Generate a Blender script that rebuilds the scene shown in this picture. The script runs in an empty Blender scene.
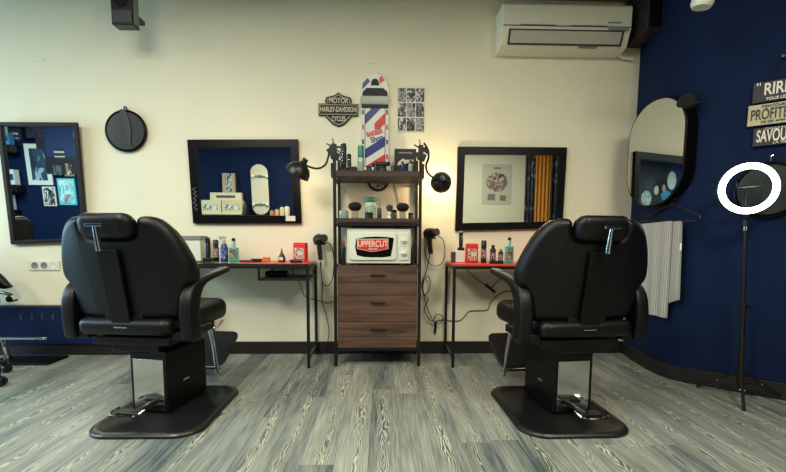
import bpy, bmesh, math, random
from mathutils import Vector, Matrix, Euler
random.seed(4)
SC = bpy.context.scene
COL = SC.collection
PI = math.pi
def R(d): return math.radians(d)
EYE = .93
BACK = 3.48
REAR = -1.2
# ------------------------------------------------------------------ camera
F, CX, CY = 430., 393., 282.
CAMROT = (Matrix.Rotation(-R(1.6), 3, 'Z') @ Matrix.Rotation(PI/2 - math.atan(42/430.), 3, 'X') @ Matrix.Rotation(R(.3), 3, 'Z'))
cd = bpy.data.cameras.new('camera'); cam = bpy.data.objects.new('camera', cd); COL.objects.link(cam)
cd.sensor_width = 36; cd.sensor_fit = 'HORIZONTAL'; cd.lens = 36*F/786.; cd.shift_y = 46/786.; cd.clip_start = .02
M4 = CAMROT.to_4x4(); M4.translation = (0, 0, EYE); cam.matrix_world = M4
SC.camera = cam
def ray(x, y): return CAMROT @ Vector(((x-CX)/F, -(y-CY)/F, -1))
def at(x, y, Y):
    d = ray(x, y); return Vector((0, 0, EYE)) + d*(Y/d.y)
def on(x, y, p, n):                       # point on the plane through p with normal n
    d = ray(x, y); e = Vector((0, 0, EYE)); n = Vector(n)
    return e + d*((Vector(p)-e).dot(n)/d.dot(n))
# ------------------------------------------------------------------ materials
def hx(r, g, b):
    f = lambda c: (c/255/12.92) if c/255 <= .04045 else ((c/255+.055)/1.055)**2.4
    return (f(r), f(g), f(b), 1)
MC = {}
def mat(name, col, rough=.5, metal=0, coat=0, noise=0, nscale=20, bump=0, bscale=80, emit=None, es=0, spec=.5, trans=0, alpha=1):
    if name in MC: return MC[name]
    m = bpy.data.materials.new(name); m.use_nodes = True; nt = m.node_tree; b = nt.nodes['Principled BSDF']
    c = hx(*col); b.inputs['Base Color'].default_value = c
    b.inputs['Roughness'].default_value = rough; b.inputs['Metallic'].default_value = metal
    b.inputs['Coat Weight'].default_value = coat; b.inputs['Specular IOR Level'].default_value = spec
    b.inputs['Transmission Weight'].default_value = trans; b.inputs['Alpha'].default_value = alpha
    tc = nt.nodes.new('ShaderNodeTexCoord')
    if noise:
        n = nt.nodes.new('ShaderNodeTexNoise'); n.inputs['Scale'].default_value = nscale; n.inputs['Detail'].default_value = 5
        nt.links.new(tc.outputs['Object'], n.inputs['Vector'])
        r = nt.nodes.new('ShaderNodeValToRGB'); r.color_ramp.elements[0].position = .3; r.color_ramp.elements[1].position = .7
        r.color_ramp.elements[0].color = tuple(x*(1-noise) for x in c[:3])+(1,); r.color_ramp.elements[1].color = tuple(min(1, x*(1+noise)) for x in c[:3])+(1,)
        nt.links.new(n.outputs['Fac'], r.inputs['Fac']); nt.links.new(r.outputs['Color'], b.inputs['Base Color'])
    if bump:
        n = nt.nodes.new('ShaderNodeTexNoise'); n.inputs['Scale'].default_value = bscale; n.inputs['Detail'].default_value = 4
        nt.links.new(tc.outputs['Object'], n.inputs['Vector'])
        u = nt.nodes.new('ShaderNodeBump'); u.inputs['Strength'].default_value = bump; u.inputs['Distance'].default_value = .003
        nt.links.new(n.outputs['Fac'], u.inputs['Height']); nt.links.new(u.outputs['Normal'], b.inputs['Normal'])
    if emit: b.inputs['Emission Color'].default_value = hx(*emit); b.inputs['Emission Strength'].default_value = es
    MC[name] = m; return m
class NG:
    def __init__(s, m): s.nt = m.node_tree
    def n(s, t, **k):
        o = s.nt.nodes.new('ShaderNode'+t)
        for a, v in k.items(): setattr(o, a, v)
        return o
    def m(s, op, a, b=None, c=None):
        o = s.n('Math', operation=op)
        for i, v in enumerate((a, b, c)):
            if v is None: continue
            if isinstance(v, (int, float)): o.inputs[i].default_value = v
            else: s.nt.links.new(v, o.inputs[i])
        return o.outputs[0]
    def mix(s, f, a, b):
        o = s.n('Mix', data_type='RGBA')
        for k, v in ((0, f), (6, a), (7, b)):
            if isinstance(v, (int, float, tuple)): o.inputs[k].default_value = v
            else: s.nt.links.new(v, o.inputs[k])
        return o.outputs[2]
    def L(s, a, b): s.nt.links.new(a, b)
def floor_mat():
    m = mat('grey_wood_vinyl', (120, 130, 122), rough=.42); g = NG(m); b = m.node_tree.nodes['Principled BSDF']
    tc = g.n('TexCoord'); sp = g.n('SeparateXYZ'); g.L(tc.outputs['Object'], sp.inputs[0]); x, y = sp.outputs[0], sp.outputs[1]
    W, Ln = .142, 1.2
    xs = g.m('ADD', g.m('DIVIDE', x, W), 50.37); ci = g.m('FLOOR', xs); u = g.m('SUBTRACT', g.m('SUBTRACT', xs, ci), .5)
    h1 = g.m('FRACT', g.m('MULTIPLY', g.m('SINE', g.m('MULTIPLY', ci, 12.9898)), 437.58))
    ys = g.m('ADD', g.m('ADD', g.m('DIVIDE', y, Ln), h1), 20.); ri = g.m('FLOOR', ys); v = g.m('SUBTRACT', ys, ri)
    idn = g.m('ADD', g.m('MULTIPLY', ci, 7.31), g.m('MULTIPLY', ri, 3.77))
    h2 = g.m('FRACT', g.m('MULTIPLY', g.m('SINE', g.m('MULTIPLY', idn, 78.233)), 951.35))
    h3 = g.m('FRACT', g.m('MULTIPLY', h2, 17.77))
    # broad mottling
    cv = g.n('CombineXYZ'); g.L(g.m('MULTIPLY', x, 9.), cv.inputs[0]); g.L(g.m('MULTIPLY', y, 1.3), cv.inputs[1]); g.L(g.m('MULTIPLY', h2, 40), cv.inputs[2])
    n1 = g.n('TexNoise'); n1.inputs['Scale'].default_value = 1; n1.inputs['Detail'].default_value = 4; g.L(cv.outputs[0], n1.inputs['Vector'])
    # fine fibres
    cv2 = g.n('CombineXYZ'); g.L(g.m('MULTIPLY', x, 150.), cv2.inputs[0]); g.L(g.m('MULTIPLY', y, 5.), cv2.inputs[1]); g.L(g.m('MULTIPLY', h2, 40), cv2.inputs[2])
    n2 = g.n('TexNoise'); n2.inputs['Scale'].default_value = 1; n2.inputs['Detail'].default_value = 3; g.L(cv2.outputs[0], n2.inputs['Vector'])
    # cathedral contours down the heart of each plank
    cv3 = g.n('CombineXYZ'); g.L(g.m('MULTIPLY', x, 22.), cv3.inputs[0]); g.L(g.m('MULTIPLY', y, 4.5), cv3.inputs[1]); g.L(g.m('MULTIPLY', h2, 60), cv3.inputs[2])
    n3 = g.n('TexNoise'); n3.inputs['Scale'].default_value = 1; n3.inputs['Detail'].default_value = 2; n3.inputs['Roughness'].default_value = .4; g.L(cv3.outputs[0], n3.inputs['Vector'])
    cx = g.m('MULTIPLY', g.m('SUBTRACT', h3, .5), .3)
    du = g.m('SUBTRACT', u, g.m('ADD', cx, g.m('MULTIPLY', g.m('SUBTRACT', n1.outputs[0], .5), .5)))
    hgt = g.m('ADD', g.m('MULTIPLY', n3.outputs[0], 8.0), g.m('MULTIPLY', g.m('ABSOLUTE', du), 16.))
    wav = g.m('SINE', g.m('MULTIPLY', hgt, 6.283))
    mask = g.m('MAXIMUM', g.m('SUBTRACT', 1., g.m('MULTIPLY', g.m('ABSOLUTE', du), 4.2)), 0.)
    on_ = g.m('GREATER_THAN', h2, .15)
    mask = g.m('MULTIPLY', g.m('POWER', mask, .6), g.m('MULTIPLY', on_, g.m('ADD', .35, n1.outputs[0])))
    base = g.n('ValToRGB'); e = base.color_ramp.elements; e[0].position = .40; e[1].position = .92
    e[0].color = hx(58, 72, 76); e[1].color = hx(164, 168, 152)
    tone = g.m('ADD', g.m('ADD', g.m('MULTIPLY', n1.outputs[0], .62), g.m('MULTIPLY', n2.outputs[0], .62)), g.m('MULTIPLY', g.m('SUBTRACT', h3, .45), .18))
    g.L(tone, base.inputs[0])
    c = g.mix(g.m('MULTIPLY', g.m('MAXIMUM', wav, 0.), g.m('MULTIPLY', mask, .85)), base.outputs[0], hx(206, 206, 180))
    c = g.mix(g.m('MULTIPLY', g.m('MAXIMUM', g.m('MULTIPLY', wav, -1.), 0.), g.m('MULTIPLY', mask, .95)), c, hx(46, 54, 54))
    seam = g.m('MAXIMUM', g.m('GREATER_THAN', g.m('ABSOLUTE', u), .492), g.m('LESS_THAN', v, .003))
    c = g.mix(g.m('MULTIPLY', seam, .45), c, hx(60, 68, 66))
    g.L(c, b.inputs['Base Color'])
    bp = g.n('Bump'); bp.inputs['Strength'].default_value = .15; bp.inputs['Distance'].default_value = .002
    g.L(n2.outputs[0], bp.inputs['Height']); g.L(bp.outputs[0], b.inputs['Normal'])
    return m
def wood_mat(name, c0, c1, axis=0, sc=1.):
    m = mat(name, c0, rough=.55); g = NG(m); b = m.node_tree.nodes['Principled BSDF']
    tc = g.n('TexCoord'); mp = g.n('Mapping'); s = [26*sc]*3; s[axis] = 2.2*sc; mp.inputs['Scale'].default_value = s
    g.L(tc.outputs['Object'], mp.inputs[0]); n = g.n('TexNoise'); n.inputs['Scale'].default_value = 1; n.inputs['Detail'].default_value = 6; n.inputs['Distortion'].default_value = .6
    g.L(mp.outputs[0], n.inputs['Vector']); r = g.n('ValToRGB'); r.color_ramp.elements[0].position = .32; r.color_ramp.elements[1].position = .68
    r.color_ramp.elements[0].color = hx(*c0); r.color_ramp.elements[1].color = hx(*c1)
    g.L(n.outputs[0], r.inputs[0]); g.L(r.outputs[0], b.inputs['Base Color']); return m
def stripe_mat(name, c0, c1, axis, freq, duty=.25, rough=.8):
    m = mat(name, c0, rough=rough); g = NG(m); b = m.node_tree.nodes['Principled BSDF']
    tc = g.n('TexCoord'); sp = g.n('SeparateXYZ'); g.L(tc.outputs['Object'], sp.inputs[0])
    f = g.m('FRACT', g.m('ADD', g.m('MULTIPLY', sp.outputs[axis], freq), 100.))
    g.L(g.mix(g.m('LESS_THAN', f, duty), hx(*c0), hx(*c1)), b.inputs['Base Color']); return m
def blot_mat(name, cols, scale=12, rough=.6, voro=True):
    m = mat(name, cols[0], rough=rough); g = NG(m); b = m.node_tree.nodes['Principled BSDF']
    tc = g.n('TexCoord'); mp = g.n('Mapping'); mp.inputs['Scale'].default_value = (1, 1, .8); g.L(tc.outputs['Object'], mp.inputs[0])
    n = g.n('TexNoise'); n.inputs['Scale'].default_value = scale; n.inputs['Detail'].default_value = 5; n.inputs['Distortion'].default_value = 1.5; g.L(mp.outputs[0], n.inputs['Vector'])
    r = g.n('ValToRGB'); r.color_ramp.interpolation = 'CONSTANT'
    N = len(cols); e = r.color_ramp.elements
    while len(e) < N: e.new(.5)
    for i in range(N): e[i].position = 0 if i == 0 else .33+.34*i/N; e[i].color = hx(*cols[i])
    g.L(n.outputs[0], r.inputs[0]); g.L(r.outputs[0], b.inputs['Base Color']); return m
M_wall = mat('cream_paint', (225, 221, 193), rough=.7, noise=.02, nscale=3, bump=.25, bscale=120)
M_navy = mat('navy_paint', (14, 29, 58), rough=.75, spec=.10, noise=.05, nscale=2, bump=.2, bscale=120)
M_ceil = mat('ceiling_paint', (150, 146, 124), rough=.8, noise=.02)
M_floor = floor_mat()
M_base = mat('black_baseboard', (26, 22, 20), rough=.45)
M_blue = mat('blue_panel', (14, 31, 66), rough=.6, spec=.15, noise=.08, nscale=6)
M_blk = mat('black_plastic', (16, 16, 17), rough=.38, noise=.05)
M_frame = mat('black_lacquer', (8, 7, 8), rough=.32, spec=.16, noise=.04)
M_dkw = mat('dark_walnut', (28, 19, 17), rough=.5, spec=.25, noise=.2, nscale=30)
M_leather = mat('black_leather', (7, 8, 10), rough=.42, spec=.32, bump=.35, bscale=160)
M_metalb = mat('black_steel', (20, 18, 18), rough=.42, metal=.3, noise=.05)
M_chrome = mat('chrome', (205, 208, 205), rough=.12, metal=1)
M_polish = mat('polished_steel_panel', (205, 205, 198), rough=.12, metal=1)
M_mirror = mat('mirror_glass', (200, 205, 202), rough=.01, metal=1)
M_white = mat('white_plastic', (214, 218, 198), rough=.35, noise=.01)
M_acw = mat('aircon_white', (218, 217, 195), rough=.45, noise=.01)
M_grey = mat('grey_plastic', (120, 124, 116), rough=.5)
M_dgrey = mat('dark_grey_plastic', (52, 54, 56), rough=.5)
M_red = mat('red_plastic', (208, 44, 30), rough=.4)
M_redtop = mat('red_tabletop', (215, 60, 46), rough=.4, noise=.04)
M_glassdk = mat('dark_glass_top', (34, 38, 40), rough=.12)
M_label = mat('paper_label', (205, 200, 180), rough=.7)
M_brd = wood_mat('shelf_board_wood', (42, 27, 23), (66, 44, 36))
M_drw = wood_mat('rustic_drawer_wood', (54, 37, 28), (102, 73, 54))
M_teal = mat('teal_liquid', (40, 170, 150), rough=.15, coat=.5)
M_navyp = mat('navy_bottle', (26, 40, 104), rough=.25)
M_green = mat('green_plastic', (40, 120, 84), rough=.4)
M_pale = mat('pale_glass', (150, 170, 158), rough=.15, coat=.6)
M_cream = mat('cream_bristle', (206, 196, 160), rough=.9)
M_ink = mat('ink_black', (18, 18, 18), rough=.6)
M_paper = mat('white_paper', (216, 214, 196), rough=.7)
M_gold = mat('orange_curtain', (206, 136, 44), rough=.8, noise=.1)
# ------------------------------------------------------------------ mesh helpers
def basis(ax):
    ax = Vector(ax).normalized(); h = Vector((0, 0, 1)) if abs(ax.z) < .9 else Vector((1, 0, 0))
    u = ax.cross(h).normalized(); return u, ax.cross(u).normalized()
class B:
    def __init__(s): s.b = bmesh.new()
    def box(s, c, d, rot=None):
        vs = []
        Rm = Euler(rot).to_matrix() if rot else Matrix.Identity(3)
        for i in (-1, 1):
            for j in (-1, 1):
                for k in (-1, 1): vs.append(s.b.verts.new(Vector(c)+Rm @ Vector((i*d[0]/2, j*d[1]/2, k*d[2]/2))))
        for f in ((0, 1, 3, 2), (4, 6, 7, 5), (0, 4, 5, 1), (2, 3, 7, 6), (0, 2, 6, 4), (1, 5, 7, 3)): s.b.faces.new([vs[i] for i in f])
        return s
    def ring_loft(s, rings, cap=True, closed=True):
        vr = [[s.b.verts.new(p) for p in r] for r in rings]
        for a, b2 in zip(vr, vr[1:]):
            n = len(a)
            for i in range(n if closed else n-1): s.b.faces.new((a[i], a[(i+1) % n], b2[(i+1) % n], b2[i]))
        if cap: s.b.faces.new(list(reversed(vr[0]))); s.b.faces.new(vr[-1])
        return s
    def cyl(s, p0, p1, r0, r1=None, n=20):
        r1 = r0 if r1 is None else r1; p0, p1 = Vector(p0), Vector(p1); u, v = basis(p1-p0)
        rg = lambda p, r: [p+(u*math.cos(2*PI*i/n)+v*math.sin(2*PI*i/n))*r for i in range(n)]
        return s.ring_loft([rg(p0, r0), rg(p1, r1)])
    def lathe(s, c, prof, n=24, ax=(0, 0, 1)):       # prof: (radius, height along ax)
        c = Vector(c); a = Vector(ax).normalized(); u, v = basis(a)
        return s.ring_loft([[c+a*h+(u*math.cos(2*PI*i/n)+v*math.sin(2*PI*i/n))*max(r, .0004) for i in range(n)] for r, h in prof])
    def tube(s, pts, r, n=8, smooth=4):
        P = [Vector(p) for p in pts]
        if smooth > 1 and len(P) > 2:
            Q = []
            for i in range(len(P)-1):
                p0 = P[max(i-1, 0)]; p1 = P[i]; p2 = P[i+1]; p3 = P[min(i+2, len(P)-1)]
                for k in range(smooth):
                    t = k/smooth; Q.append(.5*((2*p1)+(p2-p0)*t+(2*p0-5*p1+4*p2-p3)*t*t+(3*p1-p0-3*p2+p3)*t**3))
            Q.append(P[-1]); P = Q
        rings = []; u = None
        for i, p in enumerate(P):
            t = (P[min(i+1, len(P)-1)]-P[max(i-1, 0)]).normalized()
            if u is None: u, v = basis(t)
            else:
                u = (u-t*u.dot(t)); u = u.normalized() if u.length > 1e-6 else basis(t)[0]; v = t.cross(u)
            rings.append([p+(u*math.cos(2*PI*k/n)+v*math.sin(2*PI*k/n))*r for k in range(n)])
        return s.ring_loft(rings)
    def prism(s, poly, f, d0, d1):                   # poly: (a, b); f(a, b, d) -> point
        return s.ring_loft([[Vector(f(a, b, d0)) for a, b in poly], [Vector(f(a, b, d1)) for a, b in poly]])
    def pad(s, poly, f, d0, d1, r, k=5, bend=None):  # pillow-like slab from an outline
        N = len(poly); P = [Vector((a, b)) for a, b in poly]; area = sum(P[i].x*P[(i+1) % N].y-P[(i+1) % N].x*P[i].y for i in range(N)); sg = 1 if area > 0 else -1
        nr = []
        for i in range(N):
            t = (P[(i+1) % N]-P[i-1]).normalized(); nr.append(Vector((-t.y, t.x))*sg)
        rg = []
        for q in range(k+1):
            a = q/k*PI/2; rg.append((r*(1-math.sin(a)), d0+r*(1-math.cos(a)) if True else 0))
        rings = [(r*(1-math.cos(PI/2*(1-q/k))) , 0) for q in range(k+1)]
        seq = []
        for q in range(k+1):
            a = PI/2*q/k; seq.append((r*(1-math.sin(a)), d0+r*(1-math.cos(a))))
        for q in range(k+1):
            a = PI/2*q/k; seq.append((r*(1-math.cos(a)), d1-r*(1-math.sin(a))))
        L = []
        for ins, d in seq:
            L.append([Vector(f((P[i]+nr[i]*ins).x, (P[i]+nr[i]*ins).y, d)) for i in range(N)])
        s.ring_loft(L); return s
    def bend(s, fn):
        bmesh.ops.triangulate(s.b, faces=[f for f in s.b.faces if len(f.verts) > 4])
        for v in s.b.verts: v.co = fn(v.co)
        return s
    def sphere(s, c, r, n=16, sc=(1, 1, 1)):
        m = Matrix.Translation(c) @ Matrix.Diagonal((sc[0]*r, sc[1]*r, sc[2]*r, 1))
        bmesh.ops.create_uvsphere(s.b, u_segments=n, v_segments=n//2+2, radius=1, matrix=m); return s
    def done(s, name, m, parent=None, bev=0, seg=2, ang=35, sub=0, label=None):
        bmesh.ops.recalc_face_normals(s.b, faces=s.b.faces)
        me = bpy.data.meshes.new(name); s.b.to_mesh(me); s.b.free()
        o = bpy.data.objects.new(name, me); COL.objects.link(o); me.materials.append(m)
        for p in me.polygons: p.use_smooth = True
        me.set_sharp_from_angle(angle=R(ang))
        if bev:
            k = o.modifiers.new('bevel', 'BEVEL'); k.width = bev; k.segments = seg; k.limit_method = 'ANGLE'; k.angle_limit = R(ang)
            for p in me.polygons: p.use_smooth = True
            k.harden_normals = True
        if sub: k = o.modifiers.new('sub', 'SUBSURF'); k.levels = sub; k.render_levels = sub
        if parent: o.parent = parent
        if label: o['label'] = label
        return o
def text(body, size, m, name, parent=None, loc=(0, 0, 0), rot=(PI/2, 0, 0), sx=1, ext=.001, bold=0, align='CENTER'):
    c = bpy.data.curves.new(name, 'FONT'); c.body = body; c.size = size; c.align_x = align; c.align_y = 'CENTER'; c.extrude = ext; c.offset = bold
    t = bpy.data.objects.new(name, c); COL.objects.link(t); bpy.context.view_layer.update()
    me = bpy.data.meshes.new_from_object(t.evaluated_get(bpy.context.evaluated_depsgraph_get())); bpy.data.objects.remove(t); bpy.data.curves.remove(c)
    me.transform(Matrix.Translation(loc) @ Euler(rot).to_matrix().to_4x4() @ Matrix.Diagonal((sx, 1, 1, 1)))
    me.materials.clear(); me.materials.append(m)
    o = bpy.data.objects.new(name, me); COL.objects.link(o)
    if parent: o.parent = parent
    return o
def tag(o, label, cat, group=None, kind=None):
    o['label'] = label; o['category'] = cat
    if group: o['group'] = group
    if kind: o['kind'] = kind
    return o
def thing(name, label, cat, loc=(0, 0, 0), rz=0, group=None):
    o = bpy.data.objects.new(name, None); o.empty_display_size = .05; COL.objects.link(o); o.location = loc; o.rotation_euler = (0, 0, rz)
    return tag(o, label, cat, group)
def struct(o): o['kind'] = 'structure'; return o
def copy_tree(o, parent=None):
    c = o.copy(); COL.objects.link(c); c.parent = parent
    for ch in list(o.children): copy_tree(ch, c)
    return c
def XZ(a, b, d): return (a, d, b)
def rrect(w, h, r, n=6, cx=0, cy=0):
    P = []
    for (sx, sy, a0) in ((1, 1, 0), (-1, 1, 90), (-1, -1, 180), (1, -1, 270)):
        for k in range(n+1):
            a = R(a0+90*k/n); P.append((cx+sx*(w/2-r)+r*math.cos(a), cy+sy*(h/2-r)+r*math.sin(a)))
    return P
def smooth_poly(P, k=5):
    Q = []; N = len(P)
    for i in range(N):
        p0, p1, p2, p3 = [Vector(P[(i+j) % N]) for j in (-1, 0, 1, 2)]
        for q in range(k):
            t = q/k; v = .5*((2*p1)+(p2-p0)*t+(2*p0-5*p1+4*p2-p3)*t*t+(3*p1-p0-3*p2+p3)*t**3); Q.append((v.x, v.y))
    return Q
# ------------------------------------------------------------------ room
def slab(name, x0, x1, y0, y1, z0, z1, m, **k): return struct(B().box(((x0+x1)/2, (y0+y1)/2, (z0+z1)/2), (x1-x0, y1-y0, z1-z0)).done(name, m, **k))
ZC = 2.775
slab('floor', -8.1, 3.8, -1.3, 3.6, -.06, 0, M_floor)
slab('ceiling', -8.1, 3.8, -1.3, 3.6, ZC, ZC+.06, M_ceil)
slab('wall_back', -8.1, 2.1, BACK, BACK+.1, 0, ZC, M_wall)
slab('wall_left', -8.1, -8.0, -1.2, BACK, 0, ZC, M_navy)
slab('wall_rear_blue', -8.0, .9, REAR-.1, REAR, 0, ZC, M_navy)
slab('wall_rear_cream', .9, 3.7, REAR-.1, REAR, 0, ZC, M_wall)
slab('baseboard_back', -1.35, 2.0, BACK-.02, BACK, 0, .1, M_base, bev=.002)
RP = [(2.03, BACK), (1.985, 3.25), (1.955, 3.0), (1.955, 2.88), (1.975, 2.80), (2.015, 2.735), (2.08, 2.67), (2.9, 1.96), (3.6, 1.36), (3.6, -1.2)]
def offs(P, d):
    Q = []
    for i, p in enumerate(P):
        a = Vector(P[max(i-1, 0)]); b = Vector(P[min(i+1, len(P)-1)]); t = (b-a).normalized(); Q.append((p[0]-t.y*d, p[1]+t.x*d))
    return Q
def wallstrip(name, P, d0, d1, z0, z1, m, bev=0):
    A = offs(P, d0); C = offs(P, d1); rings = [[(a[0], a[1], z0), (a[0], a[1], z1), (c[0], c[1], z1), (c[0], c[1], z0)] for a, c in zip(A, C)]
    return struct(B().ring_loft(rings).done(name, m, bev=bev, ang=50))
wallstrip('wall_right', RP, 0, .1, 0, ZC, M_navy)
wallstrip('baseboard_right', RP, -.02, -.001, 0, .1, M_base, bev=.002)
# low blue boxed casing along the foot of the wall on the left
struct(B().box((-4.1, BACK-.035, .245), (5.5, .07, .30)).done('trim_1', M_blue, bev=.006))
struct(B().box((-4.1, BACK-.03, .397), (5.5, .06, .006)).done('trim_2', M_dgrey, bev=.002))
struct(B().box((-4.1, BACK-.022, .047), (5.5, .044, .094)).done('baseboard_left', M_base, bev=.002))
for k, px in enumerate((21, 32, 42, 53)):
    pp = at(px, 317, BACK-.071)
    struct(B().box((pp.x, BACK-.071, pp.z), (.012, .004, .05)).done('trim_%d' % (k+3), M_dgrey, bev=.001))
# ------------------------------------------------------------------ barber chairs
def make_chair(name, label, loc, rz, plate_rz, plate_off, lift, pedal_side, turn, shift):
    t = thing(name, label, 'barber chair', loc, rz, 'black barber chairs facing the wall mirrors')
    ca, sa = math.cos(plate_rz-rz), math.sin(plate_rz-rz)
    ox, oy = plate_off
    W_, L_ = .555, .70
    fl = lambda a, b, d: (ox+a*ca-b*sa, oy+a*sa+b*ca, d)
    P = rrect(W_, L_, .13, 8)
    bp = B(); prof = [(0, 0), (0, .012), (.006, .02), (.02, .024), (.035, .02), (.05, .012)]
    rings = []
    for ins, z in prof:
        sx, sy = (W_-2*ins)/W_, (L_-2*ins)/L_
        rings.append([fl(a*sx, b*sy, z) for a, b in P])
    bp.ring_loft(rings).done('base_plate', M_blkgloss, t)
    # pedestal housing with a polished rear panel
    box = B().box((0, 0, .178), (.215, .34, .325)).done('pedestal', M_housing, t, bev=.006)
    B().box((0, -.1715, .165), (.178, .003, .268)).done('rear_panel', M_polish, box, bev=.001, label='polished steel rear panel of the pedestal')
    B().box((.109, -.02, .155), (.003, .05, .009)).done('maker_badge', M_polish, box)
    B().box((-.109, -.02, .155), (.003, .05, .009)).done('maker_badge', M_polish, box)
    B().cyl((0, 0, .32), (0, 0, .40), .045).done('hydraulic_column', M_chrome, t)
    # pump pedal behind
    s = pedal_side
    pd = B().tube([(0, -.17, .06), (.0, -.22, .055), (s*.02, -.26, .05)], .014).box((s*.03, -.27, .05), (.12, .06, .016)).done('pump_pedal', M_blk, t, bev=.004)
    B().tube([(s*-.03, -.245, .055), (s*-.03, -.30, .05), (s*.01, -.33, .05), (s*.09, -.33, .05), (s*.125, -.29, .052), (s*.12, -.24, .056)], .006).done('pedal_bar', M_chrome, pd, label='chrome loop of the pump pedal')
    z = lift; lower = set(t.children)
    # seat frame and seat
    fr = B().box((0, .02, .415+z), (.42, .46, .045)).box((0, -.03, .375+z), (.26, .30, .05)).done('seat_frame', M_metalb, t, bev=.006)
    fs = lambda a, b, d: (a, b, d)
    B().pad(rrect(.47, .60, .09, 8, 0, .13), fs, .435+z, .565+z, .05).done('seat', M_leather, t)
    B().pad(rrect(.50, .13, .05, 8, 0, -.21), fs, .455+z, .54+z, .035).done('rear_cushion', M_leather, t)
    # backrest, wider shoulders and a notch for the headrest
    hw = [(.0, .95), (.112, .955), (.128, .985), (.138, 1.035), (.17, 1.05), (.225, 1.038), (.28, .985), (.322, .90), (.350, .81), (.352, .755), (.338, .725), (.312, .70), (.300, .675), (.295, .62), (.286, .575), (.26, .54), (.20, .525), (.0, .525)]
    half = hw
    poly = [(a, b+z) for a, b in half]+[(-a, b+z) for a, b in reversed(half[1:-1])]
    poly = [(a*1.01, b) for a, b in smooth_poly(poly, 3)]
    rec = .17
    def bendf(p):
        zz = p.z-(.53+z); return Vector((p.x, p.y-zz*rec*1.15+p.x*p.x*.55, p.z))
    bb = B().pad(poly, XZ, -.245, -.135, .045, 6)
    # seam line ring
    bb.bend(bendf); bb.done('backrest', M_leather, t)
    seat_tie = B().box((0, -.232, .515+z), (.2, .03, .10)).done('back_hinge', M_metalb, fr, bev=.004)
    B().tube([(-.035, -.272, .50+z), (.035, -.272, .50+z)], .005).done('hinge_pin', M_chrome, fr)
    # steel spine plate with the headrest post
    sp = B(); sp.box((0, -.262, .69+z), (.105, .02, .40))
    def bf(p):
        zz = p.z-(.53+z); return Vector((p.x*(1+.25*(zz-.2)), p.y-zz*rec*1.15, p.z))
    sp.bend(bf); spn = sp.done('spine_plate', M_housing, t, bev=.004)
    tz = 1.0+z
    oy = -.262-(tz-.53-z)*rec*1.15
    B().cyl((0, -.380, .885+z), (0, oy-.046, tz+.0), .016, .010).box((0, oy-.052, tz+.004), (.082, .016, .013)).done('headrest_post', M_chrome, spn, bev=.002)
    hp = B().pad(rrect(.272, .125, .05, 8, 0, 1.0+z), XZ, -.30, -.205, .04, 6)
    hp.bend(lambda p: Vector((p.x, p.y-.075-(p.z-1-z)*.2+p.x*p.x*.6, p.z))); hp.done('headrest', M_leather, t)
    # arms: padded rear upright rising into a slim arm pad
    for q in (-1, 1):
        a = B()
        prof = [(-.235, .47), (-.245, .60), (-.225, .69), (-.175, .74), (-.10, .765), (.0, .78), (.17, .80), (.20, .795), (.20, .775), (.17, .765), (.02, .742), (-.07, .722), (-.118, .68), (-.14, .62), (-.14, .52), (-.135, .47), (-.16, .455), (-.21, .455)]
        ff = lambda b, c, d, q=q: (q*d, b, c+z-(.03 if c < .5 else .02))
        a.pad(smooth_poly(prof, 2), ff, .285, .352, .016, 4)
        am = a.done('armrest', M_leather, t)
        B().box((q*.26, -.06, .445+z), (.06, .3, .04)).done('arm_bracket', M_metalb, am, bev=.004)
    # recline lever
    B().tube([(.245, .10, .44+z), (.275, .14, .42+z), (.28, .22, .45+z)], .007).done('recline_lever', M_chrome, t)
    # footrest
    ft = B()
    for q in (-1, 1): ft.tube([(q*.19, .22, .42+z), (q*.195, .26, .28+z), (q*.195, .29, .13+z), (q*.19, .32, .085+z), (q*.17, .38, .095+z)], .012)
    ft.tube([(-.19, .285, .13+z), (.19, .285, .13+z)], .01)
    fo = ft.done('footrest', M_chrome, t, label='chrome tubed footrest')
    fp = B().pad(rrect(.36, .27, .05, 6, 0, .53), fs, -.008, .008, .004)
    fp.bend(lambda p: Vector((p.x, p.y, p.z+.10+z+(p.y-.38)*.62)))
    fp.done('footplate', M_foot, fo, label='ribbed black footplate')
    for o in t.children:
        if o not in lower: o.location = (shift[0], shift[1], 0); o.rotation_euler = (0, 0, turn)
    return t
M_blkgloss = mat('glossy_black_base', (17, 18, 19), rough=.36, noise=.03)
M_housing = mat('housing_black', (6, 6, 7), rough=.4, spec=.25)
M_foot = stripe_mat('ribbed_rubber', (18, 18, 18), (30, 30, 29), 0, 28, .3, .5)
LC = make_chair('barber_chair', 'black leather barber chair in front of the left table, blue sheen down its left side', (-1.19, 2.41, 0), -R(11.5), 0, (.075, -.095), -.012, -1, R(4.5), (-.08, .0))
RC = make_chair('barber_chair', 'black leather barber chair in front of the right table beside the blue wall and towel', (1.0, 2.36, 0), R(7), R(1), (-.062, -.08), -.012, 1, 0, (.012, 0))
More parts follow.
